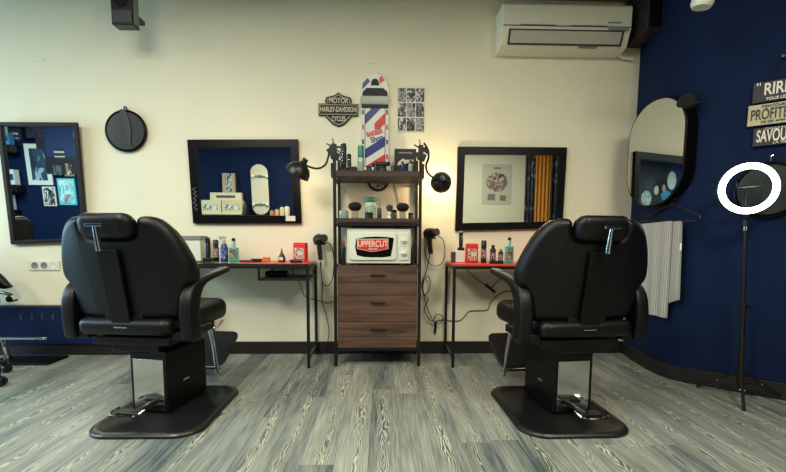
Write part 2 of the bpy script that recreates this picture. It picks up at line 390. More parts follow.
# third chair cut by the left edge of the photograph
t = thing('salon_chair', 'styling chair at the left edge with a chrome footrest and black armrest', 'salon chair', (-3.05, 3.02, 0), -R(84))
B().pad(rrect(.5, .5, .08, 6, 0, 0), lambda a, b, d: (a, b, d), .42, .52, .04).done('seat', M_leather, t)
B().pad(rrect(.48, .5, .09, 6, 0, .83), XZ, -.31, -.23, .035).done('backrest', M_leather, t)
B().cyl((0, 0, .03), (0, 0, .43), .03).done('column', M_chrome, t)
B().lathe((0, 0, 0), [(.2, 0), (.2, .015), (.17, .03), (.05, .05)]).done('base_plate', M_blkgloss, t)
for q in (-1, 1):
    am = B().pad(smooth_poly([(-.22, .66), (-.2, .72), (.1, .72), (.2, .66), (.26, .58), (.27, .555), (.2, .55), (.1, .62), (-.1, .65)], 3), lambda b, c, d, q=q: (q*d, b, c), .25, .31, .02, 3).done('armrest', M_leather, t)
    B().tube([(q*.28, .0, .64), (q*.28, .1, .55), (q*.28, .26, .50), (q*.28, .27, .46)], .013).cyl((q*.25, .27, .47), (q*.315, .27, .47), .025).done('arm_support', M_chrome, am)
# ---- footrest of that chair stands out from the seat
pf = at(6, 339, 3.2)
f = thing('chrome_footrest', 'free-standing chrome T-bar footrest on a dark floor plate at the left edge', 'footrest', (at(8, 362, 3.24).x, 3.24, 0))
zb = pf.z
B().box((.13, .02, .009), (.46, .22, .018)).done('floor_plate', M_housing, f, bev=.005)
B().cyl((0, 0, .02), (0, 0, .06), .022).tube([(0, 0, .03), (-.015, 0, zb-.05), (-.03, 0, zb)], .015).done('post', M_chrome, f)
B().box((.14, 0, zb), (.36, .07, .022)).done('foot_bar', M_chrome, f, bev=.008)
# caster base of a stool
st = thing('rolling_stool', 'black rolling stool base with twin-wheel casters at the left edge', 'stool', (-2.70, 2.70, 0))
B().lathe((0, 0, .30), [(.14, 0), (.15, .03), (.14, .07), (.1, .085)]).done('seat', M_leather, st)
B().cyl((0, 0, .1), (0, 0, .31), .025).done('gas_lift', M_chrome, st)
for k in range(5):
    a = R(72*k); d = Vector((math.cos(a), math.sin(a), 0))
    lg = B().tube([d*.02+Vector((0, 0, .11)), d*.15+Vector((0, 0, .095)), d*.30+Vector((0, 0, .075))], .017).done('leg', M_blk, st)
    n = Vector((-d.y, d.x, 0)); c = d*.30+Vector((0, 0, .03))
    B().cyl(c-n*.028, c-n*.006, .03).cyl(c+n*.006, c+n*.028, .03).cyl(c, c+Vector((0, 0, .05)), .01).done('caster', M_blk, lg)
# ------------------------------------------------------------------ side tables
YF = 3.07
def make_table(name, label, xin, sgn, red0, red1, group):
    t = thing(name, label, 'table', (xin, 0, 0), 0, group)
    L_ = 1.02; s = sgn; r = .0105
    Yb = BACK-.035
    fr = B()
    for y in (YF, Yb): fr.box((s*L_/2, y, .735), (L_, .02, .02))
    for x in (s*.01, s*(L_-.01)):
        fr.box((x, (YF+Yb)/2, .735), (.02, Yb-YF, .02)); B().box((x, (YF+Yb)/2, .075), (.018, Yb-YF, .018)).done('stretcher', M_metalb, t, bev=.002)
    fr.done('frame', M_metalb, t, bev=.002)
    for x in (s*.01, s*(L_-.01)):
        for y in (YF, Yb): B().box((x, y, .365), (.021, .021, .73)).done('leg', M_metalb, t, bev=.002)
    B().box((s*L_/2, (YF+Yb)/2, .752), (L_-.004, Yb-YF+.018, .012)).done('tabletop', M_glassdk, t, bev=.002)
    B().box((s*(red0+red1)/2, (YF+Yb)/2, .7592), (abs(red1-red0), Yb-YF+.010, .003)).done('red_inlay', M_redtop, t, label='red covering on the tabletop')
    sh = B().box((s*.185, (YF+Yb)/2, .645), (.35, Yb-YF, .016)).done('undershelf', M_metalb, t, bev=.002)
    B().box((s*.355, YF, .69), (.014, .014, .09)).box((s*.355, Yb, .69), (.014, .014, .09)).done('shelf_hanger', M_metalb, sh)
    return t
T1 = make_table('console_table', 'black steel console table with an undershelf left of the drawer unit', -.513, -1, .015, .52, 'narrow tables below the mirrors')
T2 = thing('console_table', 'black steel console table with a full red top right of the drawer unit', 'table', (.517, 0, 0), 0, 'narrow tables below the mirrors')
Yb = BACK-.035; fr = B()
for y in (YF, Yb): fr.box((.51, y, .735), (1.02, .02, .02))
for x in (.01, 1.01): fr.box((x, (YF+Yb)/2, .735), (.02, Yb-YF, .02)); B().box((x, (YF+Yb)/2, .075), (.018, Yb-YF, .018)).done('stretcher', M_metalb, T2, bev=.002)
fr.done('frame', M_metalb, T2, bev=.002)
for x in (.01, 1.01):
    for y in (YF, Yb): B().box((x, y, .365), (.021, .021, .73)).done('leg', M_metalb, T2, bev=.002)
B().box((.51, (YF+Yb)/2, .7535), (1.016, Yb-YF+.018, .015)).done('tabletop', M_redtop, T2, bev=.002)
ZT = .762
# ------------------------------------------------------------------ shelf unit with drawers
SX0, SX1, SY0, SY1 = -.342, .290, 3.10, 3.46
sc = (SX0+SX1)/2; sw = SX1-SX0; syc = (SY0+SY1)/2; sd = SY1-SY0
S = thing('shelf_unit', 'black steel and dark wood shelf unit with three drawers between the two tables', 'shelf unit', (sc, syc, 0))
for x in (-sw/2+.011, sw/2-.011):
    for y in (-sd/2+.011, sd/2-.011): B().box((x, y, .775), (.022, .022, 1.55)).done('post', M_metalb, S, bev=.002)
for x in (-sw/2+.011, sw/2-.011):
    for z in (1.36, 1.04, .735, .13): B().box((x, 0, z), (.016, sd-.03, .018)).done('rail', M_metalb, S, bev=.001)
for z in (1.04, .13):
    for y in (-sd/2+.008, sd/2-.008): B().box((0, y, z), (sw-.03, .016, .022)).done('rail', M_metalb, S, bev=.001)
B().box((0, 0, 1.396), (sw-.03, sd-.002, .042)).done('shelf_board', M_brd, S, bev=.002)
B().box((0, 0, 1.069), (sw-.046, sd-.004, .03)).done('shelf_board', M_brd, S, bev=.002)
cb = B().box((0, .004, .443), (sw-.05, sd-.03, .604)).done('drawer_cabinet', M_drw, S, bev=.002)
for i, (z1, z0) in enumerate(((.738, .533), (.529, .338), (.334, .142))):
    d = B().box((0, -sd/2+.009, (z0+z1)/2), (sw-.056, .018, z1-z0)).done('drawer', M_drw, S, bev=.002)
    B().box((0, -sd/2-.0003, (z0+z1)/2-.012), (sw-.058, .0014, .003)).done('plank_groove', M_base, d)
    zh = (z0+z1)/2+.042
    B().box((.003, -sd/2-.017, zh), (.105, .008, .01)).box((-.04, -sd/2-.008, zh), (.008, .02, .008)).box((.046, -sd/2-.008, zh), (.008, .02, .008)).done('handle', M_metalb, d, bev=.002)
for q in (-1, 1):
    B().box((q*(sw/2+.012), -.03, 1.43), (.02, .16, .10)).done('side_block', M_brd, S, bev=.003)
# ------------------------------------------------------------------ microwave
mw = thing('microwave_oven', 'white microwave oven on top of the drawers with a red badge on its window', 'microwave', (at(379, 264, 3.12).x, 3.13, .747))
B().box((0, .15, .138), (.462, .30, .252)).box((-.17, .05, .006), (.03, .03, .012)).box((.17, .05, .006), (.03, .03, .012)).done('body', M_white, mw, bev=.006)
dr = B().pad(rrect(.345, .205, .03, 6, -.045, .138), XZ, -.014, .001, .006).done('door', M_white, mw)
win = [(-.165, .19), (-.10, .203), (-.03, .207), (.05, .205), (.107, .198), (.10, .14), (.085, .065), (.03, .058), (-.05, .057), (-.11, .06), (-.16, .072), (-.172, .13)]
wp = B().prism([(a, b) for a, b in win], XZ, -.0165, -.012).done('window', M_frame, dr, bev=.002)
bd = B().prism([(-.153, .185), (.062, .187), (.062, .121), (-.03, .103), (-.046, .102), (-.062, .103), (-.153, .121)], XZ, -.0195, -.0165).done('badge', M_red, dr)
B().prism([(-.158, .190), (.067, .192), (.067, .118), (-.03, .099), (-.046, .098), (-.062, .099), (-.158, .118)], XZ, -.0178, -.0162).done('badge_border', M_label, dr)
text('UPPERCUT', .062, M_paper, 'badge_lettering', dr, (-.045, -.0205, .153), sx=.72, bold=.0008)
text('DELUXE', .017, M_paper, 'badge_lettering', dr, (-.045, -.0205, .118), bold=.0003)
cp = B().pad(rrect(.078, .205, .012, 5, .178, .138), XZ, -.010, .001, .004).done('control_panel', M_white, mw)
for z in (.178, .088):
    B().lathe((.18, -.010, z), [(.021, 0), (.02, .012), (.017, .015)], ax=(0, -1, 0)).box((.18, -.03, z), (.035, .014, .009)).done('knob', M_white, cp, bev=.001)
B().box((.18, -.0105, .135), (.05, .001, .002)).done('panel_line', M_grey, cp)
# ------------------------------------------------------------------ small goods
def bottle(name, label, cat, loc, r, h, body, cap, capr=.6, caph=.2, lab=None, sq=False, labc=None, group=None, neck=.5):
    t = thing(name, label, cat, loc, 0, group)
    if sq: B().box((0, 0, h*(1-caph)/2), (2*r, 1.3*r, h*(1-caph))).done('body', body, t, bev=r*.25)
    else: B().lathe((0, 0, 0), [(r*.93, 0), (r, h*.02), (r, h*(1-caph)*.86), (r*.9, h*(1-caph)*.94), (r*neck, h*(1-caph))]).done('body', body, t)
    B().lathe((0, 0, h*(1-caph)-.001), [(r*capr, 0), (r*capr, h*caph*.9), (r*capr*.85, h*caph)]).done('cap', cap, t)
    if lab:
        if sq: B().box((0, -1.3*r/2-.0006, h*.38), (1.5*r, .0012, h*.45)).done('label', lab, t)
        else:
            rings = []
            for zz in (h*.2, h*.6): rings.append([(1.015*r*math.sin(a), -1.015*r*math.cos(a), zz) for a in [R(-65+130*i/12) for i in range(13)]])
            B().ring_loft(rings, cap=False, closed=False).done('label', lab, t)
    return t
def P(x, y, Y): return at(x, y, Y)
M_lab2 = blot_mat('printed_label', [(30, 26, 26), (190, 180, 170), (120, 40, 44), (40, 34, 34)], 60)
M_lab3 = blot_mat('brown_label', [(80, 54, 40), (150, 110, 80), (30, 28, 30), (190, 180, 160)], 50)
M_lab4 = blot_mat('blue_label', [(20, 32, 100), (40, 60, 140), (160, 170, 190)], 50)
M_wlab = blot_mat('white_print_label', [(206, 202, 188), (206, 202, 188), (150, 40, 36), (60, 56, 56)], 60)
def X(px, Y, z=.8):     # x of a column of the picture at depth Y
    return at(px, 240, Y).x
# left table
Yt = 3.24
bottle('aerosol_can', 'black can with a printed label left of the blue spray bottle', 'can', (X(215.5, Yt), Yt, ZT), .022, .165, M_blk, M_blk, .9, .3, M_lab2)
t = thing('spray_bottle', 'navy blue spray bottle with a clear trigger head on the left table', 'spray bottle', (X(224, Yt), Yt, ZT))
B().lathe((0, 0, 0), [(.025, 0), (.027, .01), (.027, .10), (.02, .125), (.012, .135)]).done('body', M_navyp, t)
B().lathe((0, 0, .13), [(.013, 0), (.013, .03), (.008, .035)]).box((-.012, 0, .178), (.05, .014, .02)).tube([(-.02, 0, .17), (-.034, 0, .15)], .004).done('trigger_head', M_pale, t)
rg = [[(.0275*math.sin(a), -.0275*math.cos(a), zz) for a in [R(-60+10*i) for i in range(13)]] for zz in (.02, .095)]
B().ring_loft(rg, cap=False, closed=False).done('label', M_lab4, t)
t = bottle('lotion_bottle', 'teal aftershave bottle with black cap and brown label on the left table', 'bottle', (X(233.5, Yt), Yt, ZT), .033, .155, M_teal, M_pale, .42, .3, M_lab3, sq=True)
B().lathe((0, 0, .152), [(.013, 0), (.013, .022), (.011, .024)]).done('stopper', M_blk, t)
def clipper(name, label, loc, rz=0, stand=True, s=1., grp=None):
    t = thing(name, label, 'hair clipper', loc, rz, grp)
    if stand:
        B().box((0, 0, .015*s), (.06*s, .07*s, .03*s)).done('charging_base', M_blk, t, bev=.006*s)
        B().lathe((0, 0, .02*s), [(.016*s, 0), (.02*s, .05*s), (.019*s, .11*s), (.02*s, .15*s)], n=12).done('body', M_blk, t)
        B().box((0, -.018*s, .09*s), (.016*s, .008*s, .09*s)).done('grip', M_chrome, t, bev=.003*s)
        B().box((0, 0, .172*s), (.036*s, .02*s, .02*s)).done('blade', M_chrome, t, bev=.002*s)
    else:
        B().lathe((-.08*s, 0, .022*s), [(.014*s, 0), (.021*s, .03*s), (.02*s, .11*s), (.022*s, .145*s)], n=12, ax=(1, 0, 0)).done('body', M_blk, t)
        B().box((.075*s, 0, .022*s), (.018*s, .04*s, .014*s)).done('blade', M_chrome, t, bev=.001*s)
    return t
clipper('hair_clipper', 'black and silver clipper standing on its charger at the left of the left table', (X(207.5, Yt), Yt, ZT), s=1.0)
clipper('hair_clipper', 'black clipper lying on the undershelf of the left table', (X(277, 3.2), 3.2, .654), R(8), False, 1.1)
clipper('hair_clipper', 'small black trimmer lying in front of the red tub on the left table', (X(296, 3.13), 3.13, ZT), R(20), False, .6)
t = thing('storage_box', 'pale storage box with a grey lid behind the left barber chair', 'box', (X(184, 3.35), 3.35, ZT))
B().box((0, 0, .08), (.30, .13, .16)).done('body', M_white, t, bev=.006)
B().box((0, 0, .175), (.31, .14, .034)).done('lid', M_grey, t, bev=.005)
t = tag(B().box((0, 0, .012), (.075, .05, .024)).done('comb_case', M_blk, bev=.004), 'low black case lying left of the orange box', 'case'); t.location = (X(256, 3.25), 3.25, ZT)
t = tag(B().box((0, 0, .008), (.10, .03, .016)).done('comb', M_dgrey, bev=.003), 'dark comb lying right of the teal bottle', 'comb'); t.location = (X(246, 3.2), 3.2, ZT)
t = tag(B().box((0, 0, .016), (.05, .04, .032)).done('tissue_box', mat('orange_card', (206, 110, 44), rough=.6), bev=.003), 'small orange box on the red half of the left table', 'box'); t.location = (X(266, 3.33), 3.33, ZT)
t = thing('oil_bottle', 'small black cone-shaped bottle on the red half of the left table', 'bottle', (X(281.5, 3.25), 3.25, ZT))
B().lathe((0, 0, 0), [(.026, 0), (.027, .01), (.024, .04), (.012, .062)]).done('body', M_blk, t)
B().lathe((0, 0, .06), [(.011, 0), (.006, .02), (.003, .042)]).done('nozzle', M_dgrey, t)
B().box((0, -.0265, .025), (.03, .002, .022)).done('label', M_label, t)
def redtub(label, loc, rz, w):
    t = thing('red_wipes_tub', label, 'tub', loc, rz)
    B().box((0, 0, .068), (w, .06, .136)).done('body', M_red, t, bev=.008)
    B().box((0, 0, .139), (w*.96, .056, .01)).done('lid', M_red, t, bev=.003)
    B().box((0, -.0306, .062), (w*.78, .0012, .085)).done('label', M_wlab, t, label='white printed label')
    return t
redtub('red tub with a white label at the right end of the left table', (X(300.5, 3.33), 3.33, ZT), -R(12), .10)
redtub('red tub with a white label at the left end of the right table', (X(472, 3.28), 3.28, ZT), 0, .090)
# right table
Yt = 3.24
bottle('hairspray_can', 'tall black can beside the red tub on the right table', 'can', (X(484, Yt), Yt, ZT), .021, .17, M_blk, M_blk, .95, .35, M_lab2)
bottle('shampoo_bottle', 'black bottle with a printed label between the tall can and the small bottle', 'bottle', (X(493.3, Yt), Yt, ZT), .0215, .135, M_blk, M_blk, .55, .18, M_lab2)
bottle('shampoo_bottle', 'smallest dark bottle, left of the teal bottle on the right table', 'bottle', (X(501.2, Yt), Yt, ZT), .018, .105, M_blk, M_grey, .6, .15, M_lab2)
t = bottle('lotion_bottle', 'teal aftershave bottle with black cap on the right table', 'bottle', (X(509.5, Yt), Yt, ZT), .031, .175, M_teal, M_pale, .42, .28, M_lab3, sq=True)
B().lathe((0, 0, .17), [(.013, 0), (.013, .02), (.011, .022)]).done('stopper', M_blk, t)
t = thing('tool_dock', 'pale charging dock at the left corner of the right table', 'dock', (X(459.5, 3.3), 3.3, ZT))
B().box((0, 0, .045), (.075, .07, .09)).done('body', M_white, t, bev=.006); B().box((-.045, 0, .04), (.03, .07, .08)).done('side_cover', M_dgrey, t, bev=.004)
t = clipper('hair_clipper', 'black trimmer standing on the pale dock of the right table', (X(461, 3.3), 3.3, ZT+.09), s=.8)
t = tag(B().box((0, 0, .01), (.10, .035, .02)).done('comb_case', M_blk, bev=.003), 'low black case in front of the bottles on the right table', 'case'); t.location = (X(497, 3.13), 3.13, ZT)
# top of the shelf unit
ZS = 1.418
Ys = 3.22
def put(px, Y): return (X(px, Y), Y, ZS)
clipper('hair_clipper', 'tall silver-fronted clipper at the left end of the top shelf', put(344, Ys), s=1.15)
clipper('hair_clipper', 'second clipper on the top shelf, just behind the silver-fronted one', put(349.5, 3.32), s=.85)
t = tag(B().box((0, 0, .022), (.065, .05, .044)).done('wax_tin', M_blk, bev=.01), 'low black tin left of the green-topped bottle on the top shelf', 'tin'); t.location = put(353, Ys)
bottle('tonic_bottle', 'clear bottle with a green top on the upper shelf left of the sign', 'bottle', put(361, Ys), .024, .195, M_pale, M_green, .95, .42)
for px, h, w, l in ((369, .05, .04, 'low black jar under the left edge of the striped sign'), (375.5, .085, .025, 'slim dark trimmer head standing under the middle of the striped sign'), (382, .055, .045, 'squat dark jar under the right side of the striped sign')):
    bottle('styling_jar', l, 'jar', put(px, Ys), w/2, h, M_dgrey, M_blk, .95, .3)
t = thing('product_box', 'black box with a white picture at the right end of the top shelf', 'box', put(404.5, 3.38))
B().box((0, 0, .10), (.165, .09, .20)).done('carton', M_blk, t, bev=.002)
B().prism([(-.06, .075), (.06, .105), (.062, .12), (.0, .118), (-.02, .128), (-.055, .10)], XZ, -.0465, -.045).done('picture', M_label, t)
B().box((0, -.046, .17), (.10, .001, .01)).done('title_line', M_grey, t)
bottle('cologne_bottle', 'small blue bottle in front of the black picture box', 'bottle', put(402, Ys), .016, .085, M_navyp, M_blk, .6, .25)
bottle('cologne_bottle', 'pale glass bottle in front of the right side of the picture box', 'bottle', put(410, Ys), .018, .095, M_pale, M_blk, .6, .25)
bottle('cologne_bottle', 'dark glass bottle between the jars and the blue bottle on the top shelf', 'bottle', put(393, Ys), .017, .08, M_blk, M_grey, .6, .25)
t = thing('beard_trimmer', 'black trimmer lying across the top shelf under the striped sign', 'trimmer', (X(381, 3.3), 3.3, ZS), R(5))
B().lathe((-.07, 0, .07), [(.012, 0), (.018, .03), (.017, .12), (.01, .14)], n=12, ax=(1, 0, .1)).box((0, 0, .03), (.08, .05, .06)).done('body', M_blk, t, bev=.003)
B().box((.078, 0, .085), (.012, .03, .01)).done('blade', M_chrome, t)
# second shelf
ZS = 1.0845; Ys = 3.2
t = tag(B().lathe((0, 0, 0), [(.03, 0), (.034, .01), (.034, .055), (.026, .06)]).done('glass_jar', M_pale), 'low glass jar at the left end of the second shelf', 'jar'); t.location = put(344, Ys)
def duster(label, px, s=1.):
    t = thing('neck_brush', label, 'brush', put(px, Ys))
    B().box((0, 0, .03*s), (.045*s, .045*s, .06*s)).done('handle', mat('brush_handle', (150, 140, 110), rough=.5), t, bev=.008)
    B().lathe((0, 0, .055*s), [(.02*s, 0), (.038*s, .01), (.05*s, .03), (.046*s, .05), (.026*s, .062), (.008, .066)]).done('bristles', mat('black_bristle', (14, 14, 14), rough=.9, bump=.6, bscale=200), t)
duster('black-bristled neck brush on the second shelf left of the green jar', 355)
duster('black-bristled neck brush at the right end of the second shelf', 402.5, .95)
t = bottle('green_lid_jar', 'white jar with a green lid in the middle of the second shelf', 'jar', put(370.5, 3.3), .045, .165, mat('jar_white', (170, 190, 170), rough=.4), M_green, 1.02, .18, blot_mat('green_print', [(170, 190, 170), (60, 140, 100), (200, 204, 190)], 50))
bottle('powder_tin', 'short black tin in front of the green-lidded jar', 'tin', put(369, 3.16), .03, .045, M_blk, M_blk, .98, .2)
t = bottle('spray_bottle', 'slim dark spray bottle right of the green-lidded jar', 'spray bottle', put(379.3, Ys), .017, .10, M_dgrey, M_grey, .5, .2)
B().cyl((0, 0, .1), (0, 0, .16), .005, .003).box((-.008, 0, .14), (.022, .012, .014)).done('sprayer', M_grey, t)
t = thing('shaving_brush', 'shaving brush with a white handle on the second shelf', 'brush', put(389.3, 3.16))
B().lathe((0, 0, 0), [(.014, 0), (.016, .006), (.009, .02), (.015, .035), (.013, .05)]).done('handle', M_paper, t)
B().lathe((0, 0, .048), [(.012, 0), (.024, .025), (.026, .04), (.01, .052)]).done('bristles', mat('badger_bristle', (60, 54, 50), rough=.9), t)
bottle('pomade_jar', 'dark jar behind the shaving brush on the second shelf', 'jar', put(393.5, 3.3), .025, .075, M_dgrey, M_blk, 1, .3)
bottle('pomade_jar', 'small dark jar at the far right end of the second shelf', 'jar', put(410.5, 3.26), .018, .05, M_dgrey, M_dkw, 1, .3)
ZS = .747
bottle('oil_bottle', 'slim black bottle with a red cap left of the microwave', 'bottle', put(343.3, 3.17), .018, .175, M_blk, mat('dark_red_cap', (120, 30, 30), rough=.4), .6, .18, None)
t = tag(B().box((0, 0, .09), (.02, .22, .18), (0, R(8), 0)).done('folded_cape', M_blk, bev=.006), 'folded black cape tucked at the right side of the microwave', 'cape'); t.location = (X(413.2, 3.2)+.004, 3.27, ZS)
# ------------------------------------------------------------------ clip lamps
def lamp(name, label, post_x, pts, nrm, head, r, warm, power, clampside):
    t = thing(name, label, 'lamp', (post_x, SY0+.011, 1.552), 0, 'clip lamps on the shelf unit')
    o = Vector(t.location)
    c = B().box((0, 0, 0), (.034, .034, .09)).box((clampside*.03, 0, .01), (.05, .02, .02), (0, clampside*.5, 0)).tube([(0, 0, .03), (-.012, 0, .085)], .004).tube([(0, 0, .02), (-.05, -.02, .045)], .005).tube([(0, 0, .02), (.05, -.02, -.02)], .005).tube([(0, .01, .03), (.045, .02, .03)], .007)
    c.box((.02, 0, -.04), (.03, .03, .05), (0, .4, 0)).box((-.02, 0, -.03), (.02, .04, .05), (0, -.3, 0)).done('clamp', M_blk, t, bev=.003)
    B().tube([Vector(p)-o for p in pts], .0075, 10, 6).done('gooseneck', M_blk, t)
    n = Vector(nrm).normalized(); h = Vector(head)-o
    prof = [(.004, -.036), (.020, -.034), (.022, 0), (.03, .006), (r*.72, .026), (r*.95, .062), (r, .092)]
    sh = B().lathe(h, prof+[(r-.004, .092), (r*.95-.004, .064), (r*.7, .03), (.004, .012)], 32, n).done('lamp_shade', M_shade, t)
    B().sphere(h+n*.055, .022).done('bulb', mat('warm_bulb', (255, 220, 160), emit=(255, 196, 120), es=warm), sh)
    l = bpy.data.lights.new('lamp_light', 'POINT'); l.energy = power; l.color = (1, .72, .42); l.shadow_soft_size = .03
    lo = bpy.data.objects.new('lamp_light', l); COL.objects.link(lo); lo.location = Vector(head)+n*.112
    return t
M_shade = mat('black_lampshade', (20, 21, 22), rough=.35)
YL = 3.13
hp = at(303.5, 163, YL)
lamp('clip_lamp', 'black gooseneck clip lamp left of the shelf unit, shade tipped down to the left', SX0+.011,
     [at(334, 143, YL), at(330, 148, YL), at(328, 158, YL), at(325, 165, YL), at(318, 168.5, YL), at(310, 167, YL), at(305, 164.5, YL)], (-.55, .22, -.8), hp, .090, 4, 1.8, -1)
hp2 = at(441.5, 180, 3.20)
lamp('clip_lamp', 'black gooseneck clip lamp right of the shelf unit, round shade turned to the wall', SX1-.011,
     [at(424, 143, 3.12), at(428, 150, 3.13), at(428.5, 158, 3.14), at(426, 166, 3.15), at(428, 173, 3.16), at(434, 178, 3.17), at(440, 180, 3.18)], (.05, .99, -.12), hp2+Vector((0, -.03, .0)), .078, 6, 5.0, 1)
# ------------------------------------------------------------------ hanging hair dryers and cords
def dryer(label, px, py, s, rz, cords):
    Yd = BACK-.075
    o = at(px, py, Yd); t = thing('hair_dryer', label, 'hair dryer', o, rz)
    B().lathe((-.03, .045, .03), [(.028, 0), (.042, .012), (.046, .045), (.038, .08), (.030, .105)], 20, (.55, -.8, .12)).done('barrel', M_blk, t)
    B().lathe((.024, -.033, .042), [(.024, 0), (.024, .015), (.030, .035)], 16, (.55, -.8, .12)).done('nozzle', M_dgrey, t)
    B().tube([(-.01, 0, .02), (-.005, 0, -.04), (.004, 0, -.125)], .0185, 10).done('handle', M_blk, t)
    B().box((0, .04, .04), (.05, .07, .025)).box((0, .0, .0), (.085, .05, .012)).done('holder', M_metalb, t, bev=.003)
    for w, pts in enumerate(cords):
        B().tube([at(a, b, Yd+.035)-Vector(o) if w or k else Vector((.006, 0, -.09)) for k, (a, b) in enumerate(pts)], .0038, 6, 5).done('power_cord', M_blk, t)
    t.rotation_euler = (0, 0, 0)
    return t
dryer('black hair dryer hanging on the wall left of the shelf unit', 320, 244, 1, 0,
      [[(319, 262), (322, 280), (327, 286), (332, 280), (334, 262), (332, 248), (328, 243), (324, 243)], [(320, 262), (322.5, 285), (322, 300), (327, 318), (329, 335), (325, 350), (324, 358), (328, 361), (333, 359)]])
dryer('black hair dryer hanging on the wall right of the shelf unit', 430.5, 238, 1, 0,
      [[(433, 252), (426, 272), (422, 285), (425, 300), (429, 312), (434, 322), (441, 323), (442, 316), (436, 315), (434, 322), (436, 330)], [(438, 236), (443, 240), (445, 252), (442, 263), (434, 266), (428, 262), (425, 252), (425, 245)], [(425, 296), (429, 290), (430, 280), (427, 276), (423, 284), (424, 294), (428, 300), (424, 310), (430, 320), (438, 321)]])
yw = BACK-.008
t = tag(B().tube([at(a, b, yw) for a, b in ((436, 330), (436, 322), (443, 320), (458, 321), (465, 316), (470, 311), (487, 310), (490, 303), (497, 296), (504, 292), (512, 291))], .0036, 6, 3).cyl(at(436, 322, yw), at(435, 333, yw), .009).done('extension_cord', M_blk), 'thin black cord with a plug trailing along the wall under the right table', 'cord')
t = thing('trimmer_cord', 'thin black cord with an inline switch hanging under the right table', 'cord', at(466, 268, yw))
o = Vector(t.location)
B().tube([at(a, b, yw)-o for a, b in ((466, 268), (472, 275), (479, 281), (485, 285))], .003, 6).tube([at(a, b, yw)-o for a, b in ((495, 292), (492, 288), (497, 282), (502, 278))], .003, 6).done('cable', M_blk, t)
B().cyl(at(485, 284.5, yw)-o, at(495, 292.5, yw)-o, .009, .011).done('inline_switch', M_blk, t, bev=.002)
t = tag(B().tube([at(a, b, yw) for a, b in ((292, 264), (293, 272), (297, 279), (300, 285), (306, 297), (318, 300), (328, 303), (335, 300))], .003, 6).done('clipper_cord', M_blk), 'thin black cord looping from the left table across the wall to the shelf unit', 'cord')
t = tag(B().tube([at(a, b, yw) for a, b in ((394, 183), (397, 193), (400, 205), (403, 216))], .003, 6).done('extension_cord', M_blk), 'thin black cord on the wall between the two upper shelf boards', 'cord')
# ------------------------------------------------------------------ mirrors on the back wall
def framed_mirror(label, q, fw, depth, fm, group='framed mirrors on the cream wall'):
    # q: four picture corners tl, tr, br, bl; the plane is the wall
    Yp = BACK-depth
    C = [at(x, y, Yp) for x, y in q]; c = sum(C, Vector())/4; c.y = BACK
    t = thing('wall_mirror', label, 'mirror', c, 0, group)
    Q = [Vector((v.x-c.x, v.z-c.z)) for v in C]
    # inset corners
    m = sum(Q, Vector((0, 0)))/4
    I = []
    for i in range(4):
        a = (Q[i-1]-Q[i]).normalized(); b = (Q[(i+1) % 4]-Q[i]).normalized(); I.append(Q[i]+(a+b)*fw)
    O = [Q[i] for i in range(4)]
    b = B(); lv = []
    for poly, d in ((O, -.004), (O, -depth), (I, -depth), (I, -.006)): lv.append([b.b.verts.new((p.x, d, p.y)) for p in poly])
    for r in range(3):
        for i in range(4): b.b.faces.new((lv[r][i], lv[r][(i+1) % 4], lv[r+1][(i+1) % 4], lv[r+1][i]))
    for i in range(4): b.b.faces.new((lv[3][i], lv[3][(i+1) % 4], lv[0][(i+1) % 4], lv[0][i]))
    b.done('frame', fm, t, bev=.0015)
    b = B().ring_loft([[(p.x, -.012, p.y) for p in I], [(p.x, -.005, p.y) for p in I]]).done('mirror_glass', M_mirror, t)
    return t
m1 = framed_mirror('portrait mirror in a thin dark brown frame at the left edge of the wall', [(0.5, 123), (80, 123.5), (87, 241.5), (11, 244.5)], .028, .03, M_dkw)
m1.rotation_euler = (.0406, 0, 0); m1.location.y = BACK-.021
m2 = framed_mirror('wide black-framed mirror between the round mirror and the shelf unit, white sticker at its corner', [(187, 139.5), (298, 139.2), (301.5, 223.5), (193, 223.5)], .062, .03, M_frame)
o = Vector(m2.location); p = at(290.5, 218.5, BACK-.031)-o
B().box(p, (.075, .002, .04)).done('sticker', M_paper, m2, label='white paper sticker')
p = at(195, 199, BACK-.031)-o
B().tube([p+Vector((.014*math.sin(i*1.9)+.004*math.sin(i*.7), 0, -.09+.0105*i)) for i in range(18)], .0018, 6, 4).done('script_mark', M_grey, m2)
framed_mirror('wide black-framed mirror to the right of the shelf unit above the right table', [(458, 146.5), (567.3, 147.3), (562.5, 228.5), (455.3, 230.5)], .058, .03, M_frame)
# round mirror with strap
c = at(126, 131, BACK-.02); t = thing('round_mirror', 'small round black mirror hanging from a hook on the left of the wall', 'mirror', (c.x, BACK, c.z))
B().lathe((0, -.004, 0), [(.15, 0), (.158, .008), (.158, .02), (.148, .026), (.142, .02)], 48, (0, -1, 0)).done('rim', M_frame, t)
B().lathe((0, -.0235, 0), [(.141, 0), (.140, .003)], 48, (0, -1, 0)).done('mirror_glass', mat('tinted_mirror', (44, 50, 48), rough=.3, metal=.0, coat=.3), t)
B().tube([(-.005, -.01, .155), (-.005, -.02, .175), (.008, -.02, .18), (.012, -.01, .165)], .005).done('hook', M_metalb, t)
B().prism(smooth_poly([(-.035, .15), (.01, .15), (.03, .09), (.045, .0), (.035, -.08), (.045, -.11), (.02, -.10), (.015, -.03), (-.01, .06)], 3), XZ, -.034, -.028).done('strap', M_dgrey, t)
